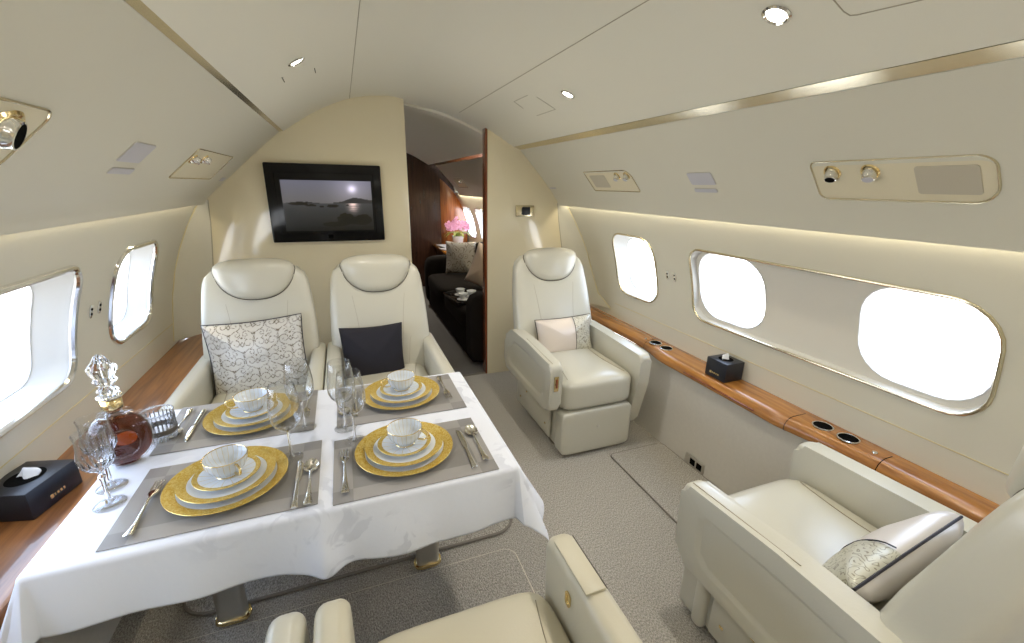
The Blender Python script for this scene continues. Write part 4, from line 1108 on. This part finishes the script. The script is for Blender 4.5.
def spoon():
    bm = bmesh.new(); strip(bm, HND + [(.036, -.0050, .0050)], zf)
    rings = []; n = 24
    for k in range(9):
        s = k / 8; ring = []
        for i in range(n):
            a = 2 * PI * i / n; x = .0205 * math.cos(a) * (1 - .12 * math.sin(a)); y = .034 * math.sin(a)
            ring.append((x * s, .066 + y * s, .0085 - .0075 * (1 - s * s)))
        rings.append(ring)
    loft(bm, [[tuple(p) for p in r] for r in rings[1:]], cap0=True)
    loft(bm, [[(p[0], p[1], p[2] - .001) for p in r] for r in rings[1:]], cap0=True)
    return fin('spoon', bm, 'silver', sharp=60)
def knife():
    bm = bmesh.new(); strip(bm, [(-.108, -.0070, .0070), (-.103, -.0090, .0090), (-.09, -.0080, .0080), (-.04, -.0060, .0060), (-.005, -.0055, .0055), (.0, -.006, .006)], lambda y: .003, .005)
    strip(bm, [(0, -.0050, .0050), (.012, -.0060, .0085), (.05, -.0062, .0100), (.085, -.0060, .0090), (.100, -.0055, .0050), (.108, -.0052, -.0030)], lambda y: .0025, .0014)
    return fin('knife', bm, 'silver', sharp=60)
cut = {'fork': fork(), 'spoon': spoon(), 'knife': knife()}; used = set()
CT = [('fork', -.530, 1.155, 0, 'near left'), ('knife', -.184, 1.135, 0, 'near left'), ('spoon', -.152, 1.130, 0, 'near left'),
      ('fork', -.062, 1.145, 0, 'near right'), ('knife', .293, 1.142, 0, 'near right'), ('spoon', .334, 1.160, 0, 'near right'),
      ('fork', -.187, 1.600, PI, 'far left'), ('knife', -.530, 1.568, PI, 'far left'), ('spoon', -.574, 1.590, PI, 'far left'),
      ('fork', .318, 1.580, PI, 'far right'), ('knife', -.022, 1.560, PI, 'far right'), ('spoon', -.060, 1.560, PI, 'far right')]
for k, x, y, rz, nm in CT:
    if k in used: o = cut[k].copy(); col.objects.link(o)
    else: o = cut[k]; used.add(k)
    o.location = (x, y, PZ + .0006); o.rotation_euler = (0, 0, rz)
    tag(o, 'silver %s at the %s place setting' % (k, nm), k, 'silver %s on the placemats' % ('knives' if k == 'knife' else k + 's'))

# wine glasses
def wine_glass(label, x, y, s=1.0):
    t = thing('wine_glass', label, 'glass', (x, y, CZ + .001), 0, 'stemmed wine glasses on the table')
    bm = bmesh.new(); lathe(bm, [(0, .006), (.006, .0055), (.020, .003), (.034, .0012), (.0355, .0004), (.034, 0), (0, 0)], 40); fin('foot', bm, 'wineglass', t, sharp=0)
    bm = bmesh.new(); lathe(bm, [(.0075, .005), (.0045, .012), (.0034, .03), (.0032, .07), (.0036, .09), (.006, .098), (.010, .1015)], 16); fin('stem', bm, 'crystal', t, sharp=0)
    bm = bmesh.new(); lathe(bm, [(0, .098), (.010, .0995), (.025, .106), (.036, .119), (.0425, .138), (.0438, .156), (.0425, .180), (.0385, .210), (.0335, .240), (.0330, .2408), (.0325, .240), (.0375, .210), (.0415, .180), (.0428, .156), (.0415, .139), (.0350, .1205), (.0242, .1075), (.010, .101), (0, .100)], 48); fin('bowl', bm, 'wineglass', t, sharp=0)
    t.scale = (s, s, s)
    return t
for lab, x, y in (('stemmed wine glass behind the knife of the near left place', -.210, 1.268), ('stemmed wine glass by the far left place, beside its fork', -.186, 1.440),
                  ('tall wine glass near the table centre line, left of its neighbour', -.058, 1.395), ('wine glass at the near right placemat corner above the fork', -.030, 1.300)):
    wine_glass(lab, x, y)
# cut crystal goblets
def goblet(label, x, y):
    t = thing('cut_goblet', label, 'glass', (x, y, CZ + .001), 0, 'cut crystal goblets')
    bm = bmesh.new(); lathe(bm, [(0, .008), (.008, .007), (.022, .004), (.033, .0015), (.034, 0), (0, 0)], 40); fin('foot', bm, 'wineglass', t, sharp=0)
    bm = bmesh.new(); lathe(bm, [(.010, .006), (.0055, .016), (.0045, .04), (.005, .07), (.0085, .082), (.005, .088), (.008, .096), (.012, .102)], 8); fin('stem', bm, 'crystal', t, sharp=20)
    bm = bmesh.new(); lathe(bm, [(0, .101), (.012, .102), (.023, .112), (.031, .125), (.0345, .142)] + [(.0315, .168), (.0305, .19), (.0325, .207), (.0313, .207), (.029, .19), (.030, .168), (.0328, .143), (.029, .127), (.020, .116), (0, .107)], 48, flute=16, famp=.06, fz=(.108, .1425)); fin('bowl', bm, 'wineglass', t, sharp=25)
    bm = bmesh.new()
    for k in range(16):
        a = 2 * PI * k / 16; tube(bm, [(r * math.cos(a), r * math.sin(a), z) for r, z in ((.014, .1035), (.0243, .1120), (.0325, .1245), (.0360, .1400))], [.0010, .0022, .0026, .0008], 5)
    fin('cut_ribs', bm, 'crystal', t, sharp=0)
goblet('cut crystal goblet standing nearest the viewer, before the decanter', -.622, 1.208)
goblet('cut crystal goblet between the decanter and the other goblet', -.648, 1.288)
# tumbler
t = thing('crystal_tumbler', 'ribbed crystal tumbler with a dark band behind the decanter', 'glass', (-.605, 1.518, CZ + .001))
bm = bmesh.new(); lathe(bm, [(0, 0), (.036, 0), (.038, .003), (.0385, .02), (.041, .082), (.044, .095), (.042, .0955), (.0365, .08), (.034, .016), (0, .012)], 96, flute=24, famp=.05, fz=(.003, .09)); fin('glass_body', bm, 'wineglass', t, sharp=0)
bm = bmesh.new()
for k in range(24):
    a = 2 * PI * k / 24; tube(bm, [(r * math.cos(a), r * math.sin(a), z) for r, z in ((.0385, .004), (.040, .03), (.0425, .082))], [.002, .0022, .0016], 5)
fin('ribs', bm, 'tumblerglass', t, sharp=0)
bm = bmesh.new(); lathe(bm, [(.0432, .026), (.0438, .027), (.0450, .042), (.0440, .043)], 40); fin('band', bm, 'piping_dark', t, sharp=0)
bm = bmesh.new(); lathe(bm, [(.042, .0935), (.0445, .0945), (.0440, .0975), (.0415, .0965), (.042, .0935)], 40); fin('rim', bm, 'tumblerglass', t, sharp=0)
# decanter
t = thing('crystal_decanter', 'flat round crystal decanter of amber spirit with ornate stopper and gold collar', 'decanter', (-.652, 1.400, CZ + .001), math.radians(20))
def disc_body(bm, R, dep, zc, n=40, flat=.88, neck=0):
    rings = []
    for k in range(15):
        v = -1 + 2 * k / 14; zz = zc + R * flat * math.sin(v * PI / 2); w = R * max(.001, math.cos(v * PI / 2)) ** .80
        if v < 0: w = max(w, R * .42)
        d = dep * max(.15, math.cos(v * PI / 2)) ** .7
        if k == 0: d = dep * .62
        ring = [(w * math.copysign(abs(math.cos(a)) ** .9, math.cos(a)), d * math.copysign(abs(math.sin(a)) ** .9, math.sin(a)), zz) for a in frange(0, 2 * PI, n)[:-1]]
        rings.append(ring)
    return rings
bm = bmesh.new(); rg = disc_body(bm, .072, .040, .084, flat=1.13)
rg = rg[:-2] + [[(.022 * math.cos(a), .019 * math.sin(a), .152) for a in frange(0, 2 * PI, 40)[:-1]], [(.017 * math.cos(a), .017 * math.sin(a), .172) for a in frange(0, 2 * PI, 40)[:-1]], [(.017 * math.cos(a), .017 * math.sin(a), .21) for a in frange(0, 2 * PI, 40)[:-1]]]
loft(bm, rg, cap0=True); fin('glass_body', bm, 'wineglass', t, sharp=0)
bm = bmesh.new(); rg = disc_body(bm, .0685, .036, .083, flat=1.11); loft(bm, rg[:-2], cap0=True, cap1=True); fin('spirit', bm, 'cognac', t, sharp=0)
bm = bmesh.new(); lathe(bm, [(.0178, .176), (.0225, .178), (.0225, .205), (.0185, .207)], 48, flute=16, famp=.06); fin('gold_collar', bm, 'brass', t, sharp=0)
bm = bmesh.new(); lathe(bm, [(.018, .207), (.027, .212), (.029, .216), (.027, .219), (.012, .217)], 32); fin('lip', bm, 'chrome', t, sharp=0)
# scalloped crystal crests down both edges
for s in (-1, 1):
    for k in range(5):
        a = math.radians(-38 + 28 * k); x = s * .072 * math.cos(a) ** .8; z = .083 + .078 * math.sin(a)
        bm = bmesh.new(); tube(bm, [(x + .0105 * math.cos(b), 0, z + .0115 * math.sin(b)) for b in frange(0, 2 * PI, 16)[:-1]], .0038, 6, closed=True); fin('crest', bm, 'wineglass', t, sharp=0)
bm = bmesh.new()
tube(bm, [(.040 * math.cos(a), -.037, .08 + .042 * math.sin(a)) for a in frange(0, 2 * PI, 32)[:-1]], .0022, 6, closed=True); fin('medallion', bm, 'wineglass', t, sharp=0)
bm = bmesh.new(); puff(bm, (.010, -.030, .092), (.026, .009, .022), 2.2, 8); fin('amber_glow', bm, 'amber', t, sharp=0)  # added blob, the spirit's orange glow put into its colour
bm = bmesh.new(); lathe(bm, [(.010, .217), (.013, .224), (.018, .232), (.015, .240), (.010, .246), (.015, .252), (.020, .262), (.016, .272), (.022, .286), (.024, .300), (.018, .312), (.012, .322), (.008, .334), (0, .340)], 24, flute=6, famp=.35); st = fin('stopper', bm, 'crystal', t, sharp=20)

# tissue boxes
def tissue_box(label, x, y, z, rz, sx, sy, sz):
    t = thing('tissue_box', label, 'tissue box', (x, y, z), rz)
    bm = bmesh.new(); rbox(bm, (0, 0, sz / 2), (sx, sy, sz), .003, 2); fin('box', bm, 'blackleather', t)
    bm = bmesh.new(); lathe(bm, [(0, .0), (1, .0)], 32); bm.transform(Matrix.Translation((0, 0, sz + .0008)) @ Matrix.Diagonal((sx * .30, sy * .28, 1, 1))); fin('slot', bm, 'darkhole', t, smooth=False)
    bm = bmesh.new(); n = 10; hh = .038
    rows = []
    for i in range(n + 1):
        u = i / n; rows.append([bm.verts.new(((u - .5) * sx * .38 + v * .010, .008 * math.sin(u * 7 + v * 2) + (v - .5) * .012, sz - .004 + hh * v * (1 - .75 * abs(u - .42) * 1.3))) for v in frange(0, 1, 5)])
    for i in range(n):
        for j in range(5): bm.faces.new((rows[i][j], rows[i + 1][j], rows[i + 1][j + 1], rows[i][j + 1]))
    fin('tissue', bm, 'tissue', t, sharp=0, solid=.0015)
    # little gold lettering, too small to read
    return t
tb = tissue_box('black leather tissue box on the left ledge beside the table corner', -.925, 1.475, LZL + .001, math.radians(-14), .135, .165, .085)
bm = bmesh.new()
for k, w in enumerate((.010, .004, .006, .006, .005)): rbox(bm, (.0680, -.018 + k * .010, .028), (.0012, w, .008 if k else .012), .0003, 1)
fin('gold_mark', bm, 'brass', tb)
tb = tissue_box('black leather tissue box on the right wood ledge under the long window', 1.715, 1.475, LZ + .001, 0, .115, .125, .095)
bm = bmesh.new()
for k, w in enumerate((.012, .006, .008, .006, .010)): rbox(bm, (-.0580, .028 - k * .012, .026), (.0012, w, .008 if k else .012), .0003, 1)
fin('gold_mark', bm, 'brass', tb)

# ------------------------------------------------------------------ floor mats
def floor_mat(name, x0, x1, y0, y1, r, label, bind='rubber', h=.014, br=.007):
    t = thing(name, label, 'mat'); o = densify(rrect(x0, x1, y0, y1, r, 8), .05)
    bm = bmesh.new(); loft(bm, [[(a, b, .0005) for a, b in o], [(a, b, h) for a, b in o]], cap0=True, cap1=True); fin('pile', bm, 'carpet', t, sharp=30)
    bm = bmesh.new(); tube(bm, [(a, b, h * .6) for a, b in o], br, 8, closed=True); fin('binding', bm, bind, t)
floor_mat('carpet_mat', -.66, .595, 1.425, 1.82, .10, 'grey carpet mat with thick dark bound edge under the far half of the table')
floor_mat('carpet_mat', -.80, .535, .815, 1.335, .05, 'grey carpet mat with thin pale bound edge under the near seats', 'binding_light', .011, .0045)
floor_mat('carpet_mat', 1.29, 1.652, .915, 1.765, .03, 'grey carpet runner beside the right wall between the two right seats', 'rubber', .008, .004)

# ------------------------------------------------------------------ lounge beyond the doorway
t = thing('sofa', 'long dark brown sofa along the wall beyond the doorway', 'sofa', (0, 0, 0))
bm = bmesh.new(); rbox(bm, (1.26, 4.22, .16), (.72, 1.98, .26), .02, 2); fin('base', bm, 'sofa', t)
for k in range(2):
    bm = bmesh.new(); puff(bm, (1.20, 3.79 + .89 * k, .36), (.34, .442, .085), 7, 8); fin('seat_cushion', bm, 'sofa', t, sharp=0)
    bm = bmesh.new(); puff(bm, (1.54, 3.79 + .89 * k, .62), (.10, .442, .20), 5, 8); fin('back_cushion', bm, 'sofa', t, sharp=0)
for y in (3.26, 5.22):
    bm = bmesh.new(); puff(bm, (1.25, y, .33), (.38, .09, .30), 7, 8); fin('armrest', bm, 'sofa', t, sharp=0)
cushion('grey brocade cushion standing on the dark sofa beyond the doorway', .36, .38, .12, 'scroll_aft', T(1.24, 4.92, .64, -.12, .0, math.radians(-28)), None)
cushion('plain beige cushion leaning on the dark sofa beyond the doorway', .42, .42, .15, 'beige_pillow', T(1.32, 4.12, .655, -.30, .25, math.radians(-50)), None)
t = thing('serving_tray', 'black tray with white cups lying on the dark sofa', 'tray', (1.00, 3.78, .447), .1)
bm = bmesh.new(); rbox(bm, (0, 0, .006), (.30, .42, .010), .003, 2); fin('tray_base', bm, 'black', t)
bm = bmesh.new(); tube(bm, [(-.15, -.21, .02), (.15, -.21, .02), (.15, .21, .02), (-.15, .21, .02)], .006, 6, closed=True); fin('tray_rim', bm, 'black', t)
for i, (dx, dy) in enumerate(((-.05, -.08), (.05, .0), (-.03, .10))):
    bm = bmesh.new(); lathe(bm, [(0, 0), (.055, .004), (.057, .007), (.02, .008), (.022, .012), (.040, .04), (.044, .06), (.041, .06), (.034, .03), (0, .015)], 24)
    o = fin('tea_cup', bm, 'porcelain', None, sharp=40, loc=(1.00 + dx, 3.78 + dy, .460)); tag(o, 'white cup and saucer on the black tray on the sofa, %s' % ('nearest', 'middle one', 'farthest')[i], 'cup', 'white cups on the black tray')
t = thing('corner_table', 'wood corner table with magazines at the end of the dark sofa', 'table', (0, 0, 0))
bm = bmesh.new(); prism(bm, [(1.22, 5.50), (1.68, 5.50), (1.68, 6.30), (1.22, 6.30)], 'Z', .0, .60); fin('cabinet', bm, 'wood_dark', t)
bm = bmesh.new(); rbox(bm, (1.44, 5.90, .615), (.52, .88, .03), .006, 2); fin('tabletop', bm, 'wood', t)
for i, (x, y, a) in enumerate(((1.30, 5.68, .3), (1.34, 5.80, -.1), (1.30, 5.92, .2))):
    bm = bmesh.new(); rbox(bm, (0, 0, 0), (.20, .27, .008), .001, 1); o = fin('magazine', bm, 'paper', None, loc=(x, y, .636 + .0085 * i), rot=(0, 0, a))
    tag(o, ('bottom', 'middle', 'top')[i] + ' magazine fanned out on the corner table', 'magazine', 'magazines on the corner table')
t = thing('flower_pot', 'white pot of pink orchids on the corner table beyond the doorway', 'plant', (1.50, 6.08, .631))
bm = bmesh.new(); lathe(bm, [(0, 0), (.055, 0), (.065, .01), (.085, .13), (.088, .135), (.080, .135), (.075, .12), (0, .12)], 28); fin('pot', bm, 'porcelain', t, sharp=50)
bm = bmesh.new(); R_ = random.Random(3)
for k in range(70):
    a = R_.random() * 2 * PI; rr = .17 * R_.random() ** .5; c = Vector((rr * math.cos(a) - .02, rr * math.sin(a), .23 + .17 * R_.random() * (1 - rr / .25)))
    for q in range(5):
        b_ = 2 * PI * q / 5 + a; d = Vector((math.cos(b_), .4 * math.sin(a * 3), math.sin(b_))) * .028; e = d.cross(Vector((0, 1, .2))).normalized() * .014
        vs = [bm.verts.new(c), bm.verts.new(c + d * .6 + e + Vector((0, -.006, 0))), bm.verts.new(c + d + Vector((0, .004, 0))), bm.verts.new(c + d * .6 - e + Vector((0, -.006, 0)))]; bm.faces.new(vs)
o = fin('blossoms', bm, 'orchid', t, smooth=False); o['kind'] = 'stuff'
bm = bmesh.new()
for k in range(9):
    a = 2 * PI * k / 9; pts = [Vector((math.cos(a) * r, math.sin(a) * r, z)) for r, z in ((.02, .12), (.08, .19), (.15, .18), (.20, .13))]; sd = Vector((-math.sin(a), math.cos(a), 0))
    ws = (.008, .022, .02, .002); rows = [[bm.verts.new(p - sd * w_), bm.verts.new(p + Vector((0, 0, -.006))), bm.verts.new(p + sd * w_)] for p, w_ in zip(pts, ws)]
    for r0, r1 in zip(rows, rows[1:]):
        for j in range(2): bm.faces.new((r0[j], r0[j + 1], r1[j + 1], r1[j]))
o = fin('leaves', bm, 'leaf', t, sharp=0)

# ------------------------------------------------------------------ render look
vs = sc.view_settings; sc.display_settings.display_device = 'sRGB'
vs.view_transform = 'Standard'; vs.look = 'None'; vs.gamma = 1; vs.use_curve_mapping = False; vs.exposure = 0.06
cy = sc.cycles; cy.max_bounces = 14; cy.diffuse_bounces = 6; cy.glossy_bounces = 5; cy.transmission_bounces = 10; cy.transparent_max_bounces = 24
cy.caustics_reflective = False; cy.caustics_refractive = False; cy.sample_clamp_indirect = 6; cy.use_denoising = True; cy.blur_glossy = 1.0
